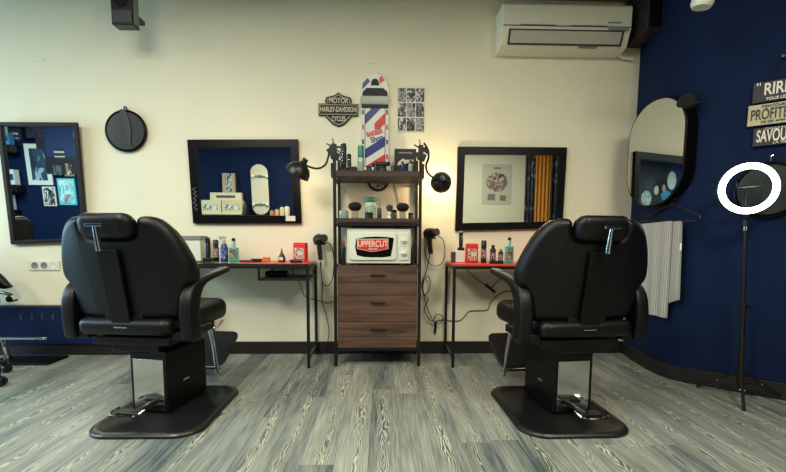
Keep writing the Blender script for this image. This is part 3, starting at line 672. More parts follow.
# outlet
c = at(44, 265.5, BACK-.01); t = thing('wall_socket', 'white triple power socket low on the wall left of the barber chair', 'power socket', (c.x, BACK, c.z))
B().box((0, -.005, 0), (.235, .010, .078)).done('cover_plate', M_white, t, bev=.003)
for k in (-1, 0, 1): B().lathe((k*.072, -.0095, 0), [(.026, 0), (.026, .002), (.022, .0022), (.02, .001)], 24, (0, -1, 0)).box((k*.072-.009, -.0105, 0), (.004, .003, .004)).box((k*.072+.009, -.0105, 0), (.004, .003, .004)).done('socket', M_grey if k < 1 else M_white, t)
for k, (a_, b_) in enumerate(((38, 60), (372, 62))):
    p = at(a_, b_, BACK-.003); struct(B().box((p.x, BACK-.002, p.z), (.09, .004, .022)).done('trim_%d' % (k+8), M_wall, bev=.001))
# ------------------------------------------------------------------ shield sign
c = at(338.5, 110, BACK-.01); t = thing('shield_sign', 'black metal shield-and-bar motorcycle sign left of the striped sign', 'sign', (c.x, BACK, c.z))
k_ = 3.47/430*.965
sh = [(0, 17), (4, 14.2), (12, 12.2), (13.5, 8.5), (12.2, 5), (12.5, -4), (13.5, -6.5), (6, -14), (0, -16.5), (-6, -14), (-13.5, -6.5), (-12.5, -4), (-12.2, 5), (-13.5, 8.5), (-12, 12.2), (-4, 14.2)]
def scl(Pl, s, cy=0): return [(a*s*k_, (b-cy)*s*k_+cy*k_) for a, b in Pl]
B().prism(scl(sh, 1), XZ, -.012, -.002).done('shield', M_ink, t, bev=.001)
def outline(b, Pl, w, d0, d1):
    for i in range(len(Pl)):
        a = Vector((Pl[i][0], 0, Pl[i][1])); c_ = Vector((Pl[(i+1) % len(Pl)][0], 0, Pl[(i+1) % len(Pl)][1])); L_ = (c_-a).length
        ang = -math.atan2(c_.z-a.z, c_.x-a.x); mid = (a+c_)/2; b.box((mid.x, (d0+d1)/2, mid.z), (L_+w*.5, abs(d1-d0), w), (0, ang, 0))
    return b
M_plate = mat('sign_cream', (200, 192, 160), rough=.6)
outline(B(), scl(sh, .87), .004, -.0135, -.011).done('shield_outline', M_plate, t)
B().box((0, -.011, 0), (39.5*k_, .016, 11.5*k_)).done('bar', M_ink, t, bev=.001)
outline(B(), [(-18.6*k_, 4.6*k_), (18.6*k_, 4.6*k_), (18.6*k_, -4.6*k_), (-18.6*k_, -4.6*k_)], .003, -.0205, -.0185).done('bar_outline', M_plate, t)
text('HARLEY-DAVIDSON', .052, M_plate, 'lettering', t, (0, -.0205, 0), sx=.60, bold=.001)
text('MOTOR', .056, M_plate, 'lettering', t, (0, -.0135, 8.6*k_), sx=.74, bold=.001)
text('CYCLES', .050, M_plate, 'lettering', t, (0, -.0135, -8.8*k_), sx=.62, bold=.001)
# ------------------------------------------------------------------ striped barber-pole sign
Yp = BACK-.03
c = at(375, 120.5, Yp); t = thing('barber_pole_sign', 'tall striped red white and blue barber-pole sign on the wall above the shelf unit', 'sign', (c.x, BACK, c.z))
k_ = 3.45/430
ol = [(-13.3, -47), (-13.3, 28)]+[(-13.3+13.3*(1-math.cos(R(a))), 28+16*math.sin(R(a))) for a in range(10, 91, 10)]+[(13.3*math.sin(R(a)), 28+16*math.cos(R(a))) for a in range(10, 91, 10)]+[(13.3, -47)]
M_swhite = mat('sign_white', (216, 216, 200), rough=.35)
M_sblue = mat('sign_blue', (30, 48, 120), rough=.35); M_sred = mat('sign_red', (200, 46, 44), rough=.35)
B().prism([(a*k_, b*k_) for a, b in ol], XZ, -.022, -.002).done('panel', M_swhite, t, bev=.002)
def clip_poly(Pl, a, b, c2):   # keep a*x+b*y<=c2
    out = []
    for i in range(len(Pl)):
        p, q = Pl[i], Pl[(i+1) % len(Pl)]; dp = a*p[0]+b*p[1]-c2; dq = a*q[0]+b*q[1]-c2
        if dp <= 0: out.append(p)
        if dp*dq < 0: s = dp/(dp-dq); out.append((p[0]+(q[0]-p[0])*s, p[1]+(q[1]-p[1])*s))
    return out
def band(x0, x1, y0, y1, c0, c1, m, name, slope=.62, dz=-.024):
    Pl = [(x0, y0), (x1, y0), (x1, y1), (x0, y1)]
    Pl = clip_poly(Pl, -slope, 1, c1); Pl = clip_poly(Pl, slope, -1, -c0)
    if len(Pl) > 2: B().prism([(a*k_, b*k_) for a, b in Pl], XZ, dz, -.0215).done(name, m, t)
band(-9.6, 9.6, -43, 13, 6, 15, M_sblue, 'blue_stripe', 1.0)
band(-.5, 9.6, -8, 13, -12, -2, M_sred, 'red_stripe', 1.0)
band(-9.6, 9.6, -43, 13, -30, -21, M_sblue, 'blue_stripe')
band(-9.6, 9.6, -43, 13, -46, -37.5, M_sred, 'red_stripe')
outline(B(), [(-9.8*k_, 13.5*k_), (9.8*k_, 13.5*k_), (9.8*k_, -43.5*k_), (-9.8*k_, -43.5*k_)], .004, -.0245, -.0225).done('panel_border', M_ink, t)
text('BARBER', .052, M_sred, 'lettering', t, (-.5*k_, -.0255, -11.5*k_), rot=(PI/2, -R(16), 0), sx=.7, bold=.0012)
text('Shop', .058, M_sblue, 'lettering', t, (2*k_, -.0255, -17*k_), rot=(PI/2, -R(16), 0), sx=.9, bold=.001)
for sx_ in (-1, 1):
    for i in range(4):
        B().box((sx_*11.7*k_, -.0228, (8-14*i)*k_), (1.7*k_, .002, 4.5*k_)).done('side_dash', (M_sblue, M_sred)[i % 2], t)
# cap and dome
M_capg = mat('cap_grey', (150, 154, 148), rough=.3)
B().pad(rrect(28*k_, 8*k_, 2*k_, 4, 0, 19*k_), XZ, -.034, -.02, .003).done('cap_band', M_capg, t)
B().prism([(a*k_, b*k_) for a, b in ((-12.3, 23), (-11.8, 27), (-8, 30.5), (8, 30.5), (11.8, 27), (12.3, 23))], XZ, -.028, -.02).done('cap_window', M_ink, t, bev=.001)
B().box((0, -.026, 13.4*k_), (26*k_, .008, 3*k_)).done('cap_dark_band', M_ink, t)  # thin dark band below the grey cap band
B().prism([(a*k_, b*k_) for a, b in ((-4, 33), (-3.4, 37), (-1.5, 39), (1.5, 39), (3.4, 37), (4, 33))], XZ, -.028, -.021).done('finial', M_ink, t, bev=.001)
B().prism([(a*k_, b*k_) for a, b in ((-12.6, 29), (-5, 36.5), (-7, 39.8), (-11.8, 35))], XZ, -.0245, -.0215).done('blue_patch', M_sblue, t)
B().prism([(a*k_, b*k_) for a, b in ((4.5, 34.5), (9.5, 38), (6, 42), (4, 40))], XZ, -.0245, -.0215).done('red_patch', M_sred, t)
# photo collage
c = at(411, 110, BACK-.006); t = thing('photo_collage', 'poster of nine small black-and-white photographs right of the striped sign', 'poster', (c.x, BACK, c.z))
k_ = 3.47/430
B().box((0, -.003, 0), (26.5*k_, .006, 42*k_)).done('backing', M_paper, t)
for i in range(3):
    for j in range(3):
        mm = blot_mat('photo_print_%d' % ((i*3+j) % 4), [[(26, 30, 34), (150, 156, 150), (60, 66, 70)], [(200, 200, 190), (40, 44, 48), (110, 116, 116)], [(60, 66, 72), (190, 190, 184), (24, 26, 28)], [(30, 32, 36), (90, 96, 100), (206, 206, 196)]][(i*3+j) % 4], 22)
        b = B().box(((j-1)*8.7*k_, -.0065, (1-i)*13.8*k_), (8*k_, .002, 12.8*k_)); b.done('photo', mm, t)
# round badge behind the shelf unit
c = at(378, 180, BACK-.006); t = thing('round_wall_badge', 'round dark badge on the wall just under the top shelf board', 'badge', (c.x, BACK, c.z))
B().lathe((0, -.001, 0), [(.09, 0), (.09, .008)], 40, (0, -1, 0)).done('disc', M_ink, t)
B().lathe((0, -.009, 0), [(.072, 0), (.072, .001)], 40, (0, -1, 0)).done('centre', blot_mat('badge_print', [(110, 60, 50), (180, 170, 150), (40, 36, 36)], 25), t)
# ------------------------------------------------------------------ air conditioner
ax0, ax1 = at(503, 20, 3.27).x, at(632.5, 20, 3.27).x
zt = at(560, 2.5, 3.27).z; zb = at(560, 52, 3.38).z
AW = ax1-ax0; AH = zt-zb
A = thing('air_conditioner', 'white split air conditioner mounted high on the wall at the right', 'air conditioner', ((ax0+ax1)/2, BACK, zb))
prof = [(0, 0), (-.10, 0), (-.155, .02), (-.205, .13), (-.21, AH-.02), (-.19, AH), (0, AH)]
def YZx(a, b, d): return (d, a, b)
B().prism(prof, YZx, -AW/2, AW/2).done('housing', M_acw, A, bev=.006)
B().box((0, -.2085, .135), (AW-.01, .008, .006)).done('panel_gap', M_grey, A)
for x, w in ((-.22, .26), (.16, .26)): B().box((x, -.213, .137), (w, .006, .006)).done('chrome_strip', M_dgrey, A, bev=.001)
n = Vector((0, -.11, -.05)).normalized()
lv = B().box((0, -.184, .068), (AW-.13, .008, .082), (math.atan2(.05, .11)-.0, 0, 0)).done('louvre', mat('louvre_grey', (176, 178, 160), rough=.5), A, bev=.004)
B().box((0, -.181, .0675), (AW-.10, .006, .104), (math.atan2(.05, .11), 0, 0)).done('louvre_slot', M_dgrey, A)
B().box((AW/2-.10, -.211, .118), (.15, .005, .014), (.2, 0, 0)).box((AW/2-.115, -.214, .118), (.02, .004, .010)).done('display', M_grey, A)
B().box((AW/2-.13, -.2115, .165), (.10, .003, .007)).done('maker_mark', M_grey, A)
B().box((.18, -.155, .012), (.14, .004, .015), (.9, 0, 0)).done('airflow_label', M_grey, A)
B().tube([(AW/2-.03, -.04, .03), (AW/2+.04, -.03, -.0), (AW/2+.12, -.03, -.01)], .014).done('drain_pipe', M_acw, A)
# black speaker to the right of it
sp = thing('corner_speaker', 'black speaker mounted high in the corner beside the air conditioner', 'speaker', (1.94, 3.30, 2.42))
B().box((0, 0, .17), (.13, .30, .34)).done('cabinet', mat('speaker_black', (20, 14, 12), rough=.6), sp, bev=.01)
B().box((0, -.152, .17), (.105, .004, .30)).done('grille', M_housing, sp, bev=.002)
# left ceiling spot / speaker
c = at(121, 11, 3.15)
t = thing('ceiling_speaker', 'black angular speaker hanging from the ceiling at the upper left', 'speaker', (c.x, 3.2, ZC-.001))
zz = at(121, 22, 3.12).z-ZC
B().box((0, 0, (zz-0)/2), (.145, .09, -zz), ).done('body', M_blk, t, bev=.008)
B().box((0, -.046, zz+.055), (.135, .004, .08)).done('lower_panel', M_dgrey, t, bev=.002)
B().lathe((0, -.044, zz+.16), [(.045, 0), (.045, .004), (.03, .002), (.01, .004)], 24, (0, -1, 0)).done('driver', M_housing, t)
B().box((.0745, 0, zz/2), (.004, .06, -zz-.03)).done('side_trim', M_grey, t)
B().box((.0, .12, zz+.13), (.04, .2, .03)).done('wall_bracket', M_dgrey, t, bev=.003)
# ceiling spot at upper right
c = at(704, 3, 2.4)
t = thing('ceiling_spotlight', 'white spotlight at the very top above the blue wall', 'spotlight', (c.x, 2.4, ZC-.001))
zz = at(704, 5, 2.4).z-ZC
B().cyl((0, 0, 0), (0, 0, zz+.03), .012).done('stem', M_white, t)
B().lathe((0, 0, zz+.07), [(.02, 0), (.05, -.01), (.055, -.06), (.045, -.08)], 20, (.1, -.1, 1)).done('lamp_head', M_white, t)
# ------------------------------------------------------------------ oval mirror, towel, cap on the right wall
nM = Vector((-.985, -.17, 0)).normalized(); tM = Vector((nM.y, -nM.x, 0))   # along the wall towards the camera
if tM.y > 0: tM = -tM
pM = Vector((1.868, 3.0, 0))
cM = on(656.5, 151, pM, nM)
eL = on(627.5, 160, pM, nM); eR = on(686, 140, pM, nM); eT = on(661, 97, pM, nM); eB = on(650, 207, pM, nM)
half_w = abs((eR-eL).dot(tM))/2; half_h = (eT.z-eB.z)/2
cM = (eL+eR)/2; cM.z = (eT.z+eB.z)/2
print('oval', half_w, half_h, cM)
t = thing('oval_mirror', 'tall oval mirror in a deep black frame on the blue wall above the towel', 'mirror', cM+Vector((0, 0, 0)), 0)
def PM(a, b, d): v = tM*a-nM*d; return (v.x, v.y, b)
ro = half_w*.96
def stad(w, h, r): return rrect(2*w, 2*h, r, 14)
B().prism(stad(half_w, half_h, ro), PM, .0, .085).done('frame', M_frame, t, bev=.004)
B().prism(stad(half_w-.012, half_h-.012, ro-.012), PM, -.003, .002).done('mirror_glass', M_mirror, t)
cc = on(687, 101, cM+tM*half_w, (0, 1, 0))
t = thing('flat_cap', 'dark cap hung over the top right corner of the oval mirror', 'cap', (cM.x+tM.x*half_w*.8+.03, cM.y+tM.y*half_w*.76, cM.z+half_h*.76))
B().sphere((0, 0, 0), .085, 20, (.5, 1.05, .62)).sphere((.01, .04, -.03), .06, 14, (.6, 1, .7)).done('crown', mat('dark_cloth', (12, 11, 11), rough=.9, bump=.5), t)
B().sphere((-.01, -.07, -.035), .06, 16, (.5, 1.1, .3)).done('peak', MC['dark_cloth'], t)
pT = Vector((1.925, 3.0, 0)); nT = Vector((-1, -.02, 0)).normalized(); tT = Vector((0, -1, 0))
def PT(px, py, d=0): return on(px, py, pT, nT)-Vector((d, 0, 0))
a, b, c2, d2 = PT(647, 224), PT(681, 221), PT(677, 316), PT(644, 312)
o = (a+b)/2
t = thing('striped_towel', 'white towel with thin grey stripes hanging on the blue wall below the oval mirror', 'towel', o)
def cloth(TL, TR, BR, BL, n, amp, fr, th=.012, ph=0):
    rings = []
    for i in range(9):
        v = i/8; L_ = TL.lerp(BL, v); R_ = TR.lerp(BR, v); fr_, bk = [], []
        for j in range(n+1):
            u = j/n; p = L_.lerp(R_, u)-o; w = amp*(.4+.6*v)*math.sin(u*fr*2*PI+ph+v*.6)
            fr_.append(p+Vector((-.006-w, 0, 0))); bk.append(p+Vector((-.006+th-w, 0, 0)))
        rings.append(fr_+bk[::-1])
    return B().ring_loft(rings)
M_tow = stripe_mat('striped_cotton', (150, 150, 142), (246, 243, 228), 1, 58, .12)
cloth(PT(648, 224), PT(682, 221), PT(679, 300), PT(650, 308), 24, .004, 2.2, ph=1).done('rear_fold', M_tow, t)
fc = cloth(PT(644, 224, .016), PT(674, 221, .016), PT(668, 318, .016), PT(644, 312, .016), 24, .005, 2.6)
fc.done('front_fold', M_tow, t)
t = thing('coat_hanger', 'dark wire hanger between the oval mirror and the towel', 'hanger', o+Vector((0, 0, .02)))
oo = Vector(t.location)
B().tube([PT(641, 221)-oo, PT(656, 212)-oo, PT(672, 205)-oo, PT(693, 212)-oo, PT(700, 216)-oo, PT(698, 221)-oo, PT(690, 221)-oo], .005, 8, 3).tube([PT(641, 221)-oo, PT(692, 221)-oo], .005).tube([PT(672, 205)-oo, PT(673, 200)-oo, PT(678, 198)-oo], .004).done('wire', M_metalb, t)
# ------------------------------------------------------------------ plaques on the oblique blue wall
W2a = Vector((2.08, 2.67, 0)); W2t = Vector((.756, -.655, 0)).normalized(); W2n = Vector((-W2t.y*-1, 0, 0))
W2n = Vector((W2t.y, -W2t.x, 0)).normalized()
if W2n.y > 0: W2n = -W2n
def P2(px, py, d): return on(px, py, W2a+W2n*d, W2n)
w2rot = math.atan2(W2t.y, W2t.x)
o = P2(783, 57, .01)
t = thing('hanging_word_sign', 'three stacked word plaques hanging on the blue wall above the ring light', 'sign', o, w2rot)
Mi = (Matrix.Translation(o) @ Matrix.Rotation(w2rot, 4, 'Z')).inverted()
def L2(px, py, d=.02): return Mi @ P2(px, py, d)
def plaque(q, m, name, th=.014):
    C = [L2(*p) for p in q]
    l, r = C[0].x, C[0].x+.42
    zt = C[0].z; zb = C[1].z; x0 = (C[0].x+C[1].x)/2
    B().box((x0+.165, -.008, (zt+zb)/2), (.33, th, zt-zb)).done(name, m, t, bev=.002)
    return x0, (zt+zb)/2, zt-zb
M_pk = mat('plaque_dark', (40, 34, 40), rough=.6, noise=.1); M_pc = mat('plaque_cream', (178, 172, 134), rough=.6, noise=.06); M_pt = mat('plaque_letters', (214, 210, 190), rough=.6)
x0, zc, h = plaque([(753.5, 84), (752, 104)], M_pk, 'upper_plaque')
text('RIRE', .092, M_pt, 'lettering', t, (x0+.048, -.018, zc+.010), sx=.66, bold=.002, align='LEFT'); text('TOUS LES JOURS', 0.022, M_pt, 'lettering', t, (x0+.06, -.018, zc-h*.38), bold=.0006, align='LEFT')
text('"', .07, M_pt, 'lettering', t, (x0+.012, -.018, zc+h*.22), align='LEFT')
x1, zc, h = plaque([(748.5, 106.5), (747, 127)], M_pc, 'middle_plaque')
text('PROFITER', .085, M_pk, 'lettering', t, (x1+.012, -.018, zc-.002), sx=.52, bold=.0006, align='LEFT'); text("S'ENTOURER", 0.022, M_pk, 'lettering', t, (x1+.06, -.018, zc+h*.37), align='LEFT'); text('DE SES AMIS', 0.020, M_pk, 'lettering', t, (x1+.06, -.018, zc-h*.37), align='LEFT')
x2, zc, h = plaque([(753.5, 129), (752.5, 147)], M_pk, 'lower_plaque')
text('SAVOURER', .095, M_pt, 'lettering', t, (x2+.015, -.018, zc+.0), sx=.43, bold=.002, align='LEFT'); text('LA VIE', 0.022, M_pt, 'lettering', t, (x2+.09, -.018, zc-h*.38), align='LEFT'); text('CHAQUE INSTANT', 0.016, M_pt, 'lettering', t, (x2+.05, -.018, zc+h*.41), align='LEFT')
B().tube([(0, -.006, 0), (x0+.05, -.008, L2(760, 83).z)], .0025, 6).tube([(0, -.006, 0), (x0+.36, -.008, L2(760, 83).z)], .0025, 6).done('cord', M_metalb, t)
B().cyl((0, .01, 0), (0, -.02, 0), .007).done('nail', M_chrome, t)
# black round mirror behind ring light
c = P2(768, 190, .012)
t = thing('round_mirror', 'round black mirror on the blue wall partly behind the ring light', 'mirror', c, w2rot)
B().lathe((0, .005, 0), [(.155, 0), (.162, .008), (.162, .02), (.15, .026), (.144, .02)], 48, (0, -1, 0)).done('rim', M_frame, t)
B().lathe((0, -.0145, 0), [(.143, 0), (.142, .003)], 48, (0, -1, 0)).done('mirror_glass', MC['tinted_mirror'], t)
B().tube([(0, 0, .16), (0, -.01, .19), (.01, -.01, .195)], .005).done('hook', M_chrome, t)
# ------------------------------------------------------------------ ring light on its tripod
px_, py_ = 2.135, 2.42
t = thing('ring_light', 'glowing ring light on a black tripod stand in front of the blue wall', 'ring light', (px_, py_, 0))
zr = at(747.5, 188, py_-.03).z; t.rotation_euler = (0, R(-3.0), 0)
B().cyl((0, 0, .07), (0, 0, .55), .014).done('lower_tube', M_blk, t)
B().cyl((0, 0, .52), (0, 0, zr-.20), .010).done('upper_tube', M_blk, t)
B().cyl((0, 0, .53), (0, 0, .58), .019).box((.022, -.01, .555), (.03, .014, .014)).done('height_collar', M_blk, t)
B().cyl((0, 0, .08), (0, 0, .175), .019).done('hub', M_blk, t)
for ang in (-126, -4, 118):
    d = Vector((math.cos(R(ang)), math.sin(R(ang)), 0)); ln = .23
    lg = B().tube([d*.02+Vector((0, 0, .16)), d*ln+Vector((0, 0, .012))], .0085, 8).done('leg', M_blk, t)
    B().tube([d*.018+Vector((0, 0, .09)), d*ln*.5+Vector((0, 0, .088))], .006, 8).done('brace', M_blk, lg)
    B().cyl(d*ln*.5+Vector((-d.y*.012, d.x*.012, .09)), d*ln*.5+Vector((d.y*.012, -d.x*.012, .09)), .005).done('bolt', M_chrome, lg)
tocam = (Vector((0, 0, EYE+.25))-Vector((px_, py_, zr))).normalized()
tocam = (tocam+Vector((.22, -.22, .0))).normalized()
rc = Vector((-.016, -.03, zr))
u = Vector((0, 0, 1)).cross(tocam).normalized(); v = tocam.cross(u)
def torus(b, c, R0, r0, n=64, m=14, fl=.5):
    rings = []
    for i in range(n+1):
        a = 2*PI*i/n; rd = u*math.cos(a)+v*math.sin(a)
        rings.append([c+rd*(R0+r0*math.cos(2*PI*k/m))+tocam*(r0*fl*math.sin(2*PI*k/m)) for k in range(m)])
    return b.ring_loft(rings, cap=False)
torus(B(), rc, .124, .017).done('ring_lamp', mat('ring_glow', (255, 255, 250), emit=(225, 250, 255), es=5), t, label='glowing white ring lamp')
torus(B(), rc-tocam*.014, .126, .022).done('ring_housing', M_blk, t)
hd = B().cyl((0, 0, zr-.21), (0, 0, zr-.175), .016).tube([(0, 0, zr-.19), rc-v*.155-tocam*.01, rc-v*.135-tocam*.012], .008).done('swivel_head', M_blk, t)
B().cyl((0, 0, zr-.235), (0, 0, zr-.21), .012).done('head_screw', M_chrome, hd)
ph = B().tube([rc-v*.12-tocam*.03, rc-v*.05-tocam*.03, rc-v*.01-tocam*.01], .005)
ph.tube([rc-u*.05+v*.005, rc+u*.05+v*.005], .008).tube([rc-u*.05+v*.005, rc-u*.055+v*.035], .005).tube([rc+u*.05+v*.005, rc+u*.055+v*.035], .005)
ph.done('phone_holder', M_blk, t)
B().tube([rc-u*.035+v*.007+tocam*.008, rc+u*.035+v*.007+tocam*.008], .004).done('holder_bar', M_chrome, t)
# ------------------------------------------------------------------ what stands on the rear wall, seen in the mirrors
VY = 2*(BACK-.012)-REAR
def V(px, py): p = at(px, py, VY); return Vector((p.x, REAR, p.z))
def V1(px, py): return V(px, py+20)
def poster(name, label, cat, q, frame, m, fw=.03):
    a = V1(q[0], q[1]); b = V1(q[2], q[3]); c = (a+b)/2; w = abs(b.x-a.x); h = abs(a.z-b.z)
    t = thing(name, label, cat, (c.x, REAR, c.z))
    B().box((0, .012, 0), (w, .02, h)).done('frame', frame, t, bev=.002)
    B().box((0, .0235, 0), (w-2*fw, .003, h-2*fw)).done('print', m, t)
    return t
pm = lambda n, c, s=5: blot_mat(n, c, s)
poster('wall_poster', 'white-framed dark poster reflected in the left mirror', 'poster', (31.5, 146.5, 58.5, 186.5), M_paper, pm('print_slate', [(28, 34, 44), (40, 60, 80), (150, 170, 176)], 3), .08)
poster('wall_poster', 'black-framed dark poster, topmost reflected in the left mirror', 'poster', (31, 124, 55, 144), M_frame, pm('print_purple', [(30, 22, 40), (60, 34, 60), (20, 18, 30)], 4), .05)
poster('wall_poster', 'small pale ink poster below the white-framed one, reflected in the left mirror', 'poster', (47, 188, 61, 207), M_paper, pm('print_ink', [(200, 200, 190), (30, 30, 32), (180, 180, 170)], 7), .02)
poster('wall_poster', 'turquoise and white poster at the lower right of the reflected wall', 'poster', (62, 180, 81, 206), mat('turquoise_card', (80, 190, 190), rough=.6), pm('print_turq', [(90, 200, 190), (210, 220, 205), (120, 190, 190), (170, 110, 110)], 4), .03)
poster('wall_poster', 'small brown and white card at the right of the reflected wall', 'poster', (69.5, 164, 80, 178), mat('brown_card', (150, 120, 80), rough=.6), pm('print_brown', [(180, 150, 110), (60, 40, 36), (210, 200, 180)], 7), .03)
poster('wall_poster', 'dark grey picture left of the brown card in the left mirror', 'poster', (58, 166.5, 69, 178), M_frame, pm('print_grey', [(50, 54, 60), (90, 96, 100), (30, 32, 36)], 6), .02)
poster('wall_sign', 'hanging sign with pale lettering to the right of the white-framed poster', 'sign', (58.5, 149, 74, 162), M_pk, stripe_mat('lettered_board', (46, 38, 44), (190, 184, 166), 2, 12, .4), .04)
poster('wall_sign', 'hanging sign with pale lettering to the left of the black-framed poster', 'sign', (18, 132, 30, 144), M_pk, MC['lettered_board'], .04)
poster('wall_poster', 'tan picture at the upper left of the reflected wall', 'poster', (6, 130, 17.5, 143), M_paper, pm('print_tan', [(190, 160, 110), (150, 130, 100), (210, 200, 180)], 4), .02)
for i, (x0_, x1_, y_) in enumerate(((4, 28, 152), (7, 31, 190), (9, 25, 214))):
    a, b = V1(x0_, y_), V1(x1_, y_)
    lab = ['highest black wall shelf reflected in the left mirror', 'middle black wall shelf reflected in the left mirror', 'lowest black wall shelf reflected in the left mirror'][i]
    s_ = tag(B().box((0, .11, 0), (b.x-a.x, .22, .13)).done('wall_shelf', M_blk, bev=.004), lab, 'shelf', 'black shelves on the rear blue wall'); s_.location = ((a.x+b.x)/2, REAR, a.z)
    cols = [(170, 196, 206), (200, 190, 160), (70, 150, 190), (210, 214, 210)]
    for k in range(2):
        xk = a.x+(b.x-a.x)*(.28+.44*k)
        bx = thing('product_carton', '%s carton on the %s black shelf in the left mirror' % (['pale left', 'blue right'][k], ['highest', 'middle', 'lowest'][i]), 'box', (xk, REAR+.12, a.z-.065-.0), 0)
        hh = .26 if i else .0
        if i == 0: bx.location.z = a.z+.065; hh = .2
        else: bx.location.z = a.z+.065
        B().box((0, 0, hh/2), ((b.x-a.x)*.36, .12, hh)).done('carton', mat('carton_%d' % ((i+k*2) % 4), cols[(i+k*2) % 4], rough=.6), bx, bev=.003)
        B().box((0, .0605, hh*.5), ((b.x-a.x)*.3, .002, hh*.4)).done('label', MC['print_slate'], bx)
cX = lambda px: -4.57-(px-650)*.033
cZ = lambda py: 2.235-(py-185)*.0225
t = thing('people_stand_in', 'dark stand-in board for two women beside a white oval, seen small inside the oval mirror', 'poster', (cX(668), REAR, cZ(181)))  # flat board added in place of the people reflected in the oval mirror
def MX(px, py): return (cX(px)-cX(668), cZ(py)-cZ(181))
def blob(cx_, cy_, rx, ry, m, nm, d):
    x_, z_ = MX(cx_, cy_); B().prism([(x_+rx*.033*math.cos(2*PI*i/20), z_+ry*.0225*math.sin(2*PI*i/20)) for i in range(20)], XZ, .022, .024+d*.001).done(nm, m, t)
B().box((0, .012, 0), (1.9, .022, 1.25)).done('board', M_ink, t)
B().box((-.42, .0235, .1), (.75, .002, .85)).done('blue_area', mat('stand_in_navy', (24, 40, 86), rough=.6), t)
blob(647.7, 199, 5, 8, pm('floral', [(206, 200, 176), (120, 150, 140), (210, 204, 186)], 12), 'patterned_blouse', 1)
blob(650, 184, 4.8, 7, mat('stand_in_hair', (66, 54, 50), rough=.7), 'hair', 2)
blob(661.5, 186, 6, 6.5, M_housing, 'hair', 2); blob(664.5, 187.5, 2, 4, mat('stand_in_skin', (190, 140, 112), rough=.6), 'face', 3)
blob(657, 190, 2.2, 4.5, M_label, 'phone', 4); blob(667, 195, 5, 5.5, mat('stand_in_teal', (50, 130, 150), rough=.6), 'teal_shape', 1); blob(672, 179, 4.4, 9.5, M_paper, 'white_oval', 2)
# shelf with boxes and a skateboard, seen in the second mirror
a, b = V(203.5, 212), V(246, 212)
s_ = tag(B().box((0, .13, -.02), (b.x-a.x, .26, .04)).done('display_shelf', M_cream, bev=.004), 'pale display shelf reflected in the middle mirror', 'shelf'); s_.location = ((a.x+b.x)/2, REAR, a.z-.02)
zs = a.z-.02
for (x0_, x1_, yt, lab, col) in ((204.5, 225, 201, 'wide cream gift box at the left of the display shelf', (206, 190, 150)), (226, 246, 201, 'cream gift box at the right of the display shelf', (196, 180, 142))):
    p, q = V(x0_, yt), V(x1_, yt)
    bx = thing('gift_box', lab, 'box', ((p.x+q.x)/2, REAR+.16, zs))
    hh = p.z-zs
    B().box((0, 0, hh/2), (q.x-p.x, .12, hh)).done('carton', mat('giftcard%d' % x0_, col, rough=.6), bx, bev=.003)
    B().box((0, .0605, hh*.42), ((q.x-p.x)*.7, .002, hh*.42)).done('window', pm('print_gift', [(30, 36, 80), (200, 200, 190), (60, 50, 44)], 9), bx)
p, q = V(212, 193), V(243, 193)
bx = thing('gift_box', 'tall cream box backing the display shelf', 'box', ((p.x+q.x)/2, REAR+.055, zs)); hh = p.z-zs
B().box((0, 0, hh/2), (q.x-p.x, .09, hh)).done('carton', mat('giftback', (206, 194, 158), rough=.6), bx, bev=.003)
B().box((0, .0455, hh*.8), ((q.x-p.x)*.6, .002, hh*.12)).done('label', M_dgrey, bx)
p, q = V(224, 174), V(236, 174)
bx = thing('poster_tube', 'upright patterned tube standing on top of the cream boxes', 'tube', ((p.x+q.x)/2, REAR+.06, zs+hh)); h2 = p.z-zs-hh
B().box((0, 0, h2/2), (q.x-p.x, .08, h2)).done('sleeve', mat('giftkraft', (170, 150, 110), rough=.6), bx, bev=.003)
B().box((0, .0415, h2/2), ((q.x-p.x)*.5, .003, h2)).done('front_strip', pm('print_check', [(200, 200, 190), (50, 60, 80), (220, 218, 200)], 14), bx)
# skateboard
a, b = V(253, 165.5), V(272, 215)
c = (a+b)/2; w = b.x-a.x-.02; h = a.z-b.z
t = thing('skateboard', 'cream skateboard deck standing upright, reflected in the middle mirror', 'skateboard', (c.x, REAR, b.z))
pol = rrect(w, h, w*.48, 10, 0, h/2)
dk = B().prism(pol, lambda a, b, d: (a, d, b), .10, .115); dk.bend(lambda p: Vector((p.x+p.z*-.03, p.y+.02*abs(p.z/h-.5)**2*8*.5, p.z))); dk.done('deck', mat('deck_cream', (190, 182, 156), rough=.5), t)
for zz in (h*.2, h*.76):
    tr = B().box((-.01, .13, zz), (.06, .04, .05)).cyl((-w*.42, .15, zz), (w*.38, .15, zz), .012).done('truck', M_chrome, t, bev=.003)
    for q in (-1, 1): B().cyl((q*w*.40-.02, .15, zz), (q*w*.40+.02, .15, zz), .027).done('wheel', M_white, tr)
B().box((-.02, .128, h*.42), (w*.7, .003, h*.22)).done('deck_graphic', pm('print_deck', [(110, 100, 80), (150, 140, 116), (60, 54, 50)], 8), t)
a = V(200, 216.5); b = V(293, 216.5)
s_ = tag(B().box((0, .15, -.03), (b.x-a.x+.3, .30, .06)).done('long_shelf', M_dkw, bev=.004), 'long dark shelf below the skateboard, seen along the bottom of the middle mirror', 'shelf'); s_.location = ((a.x+b.x)/2, REAR, b.z)
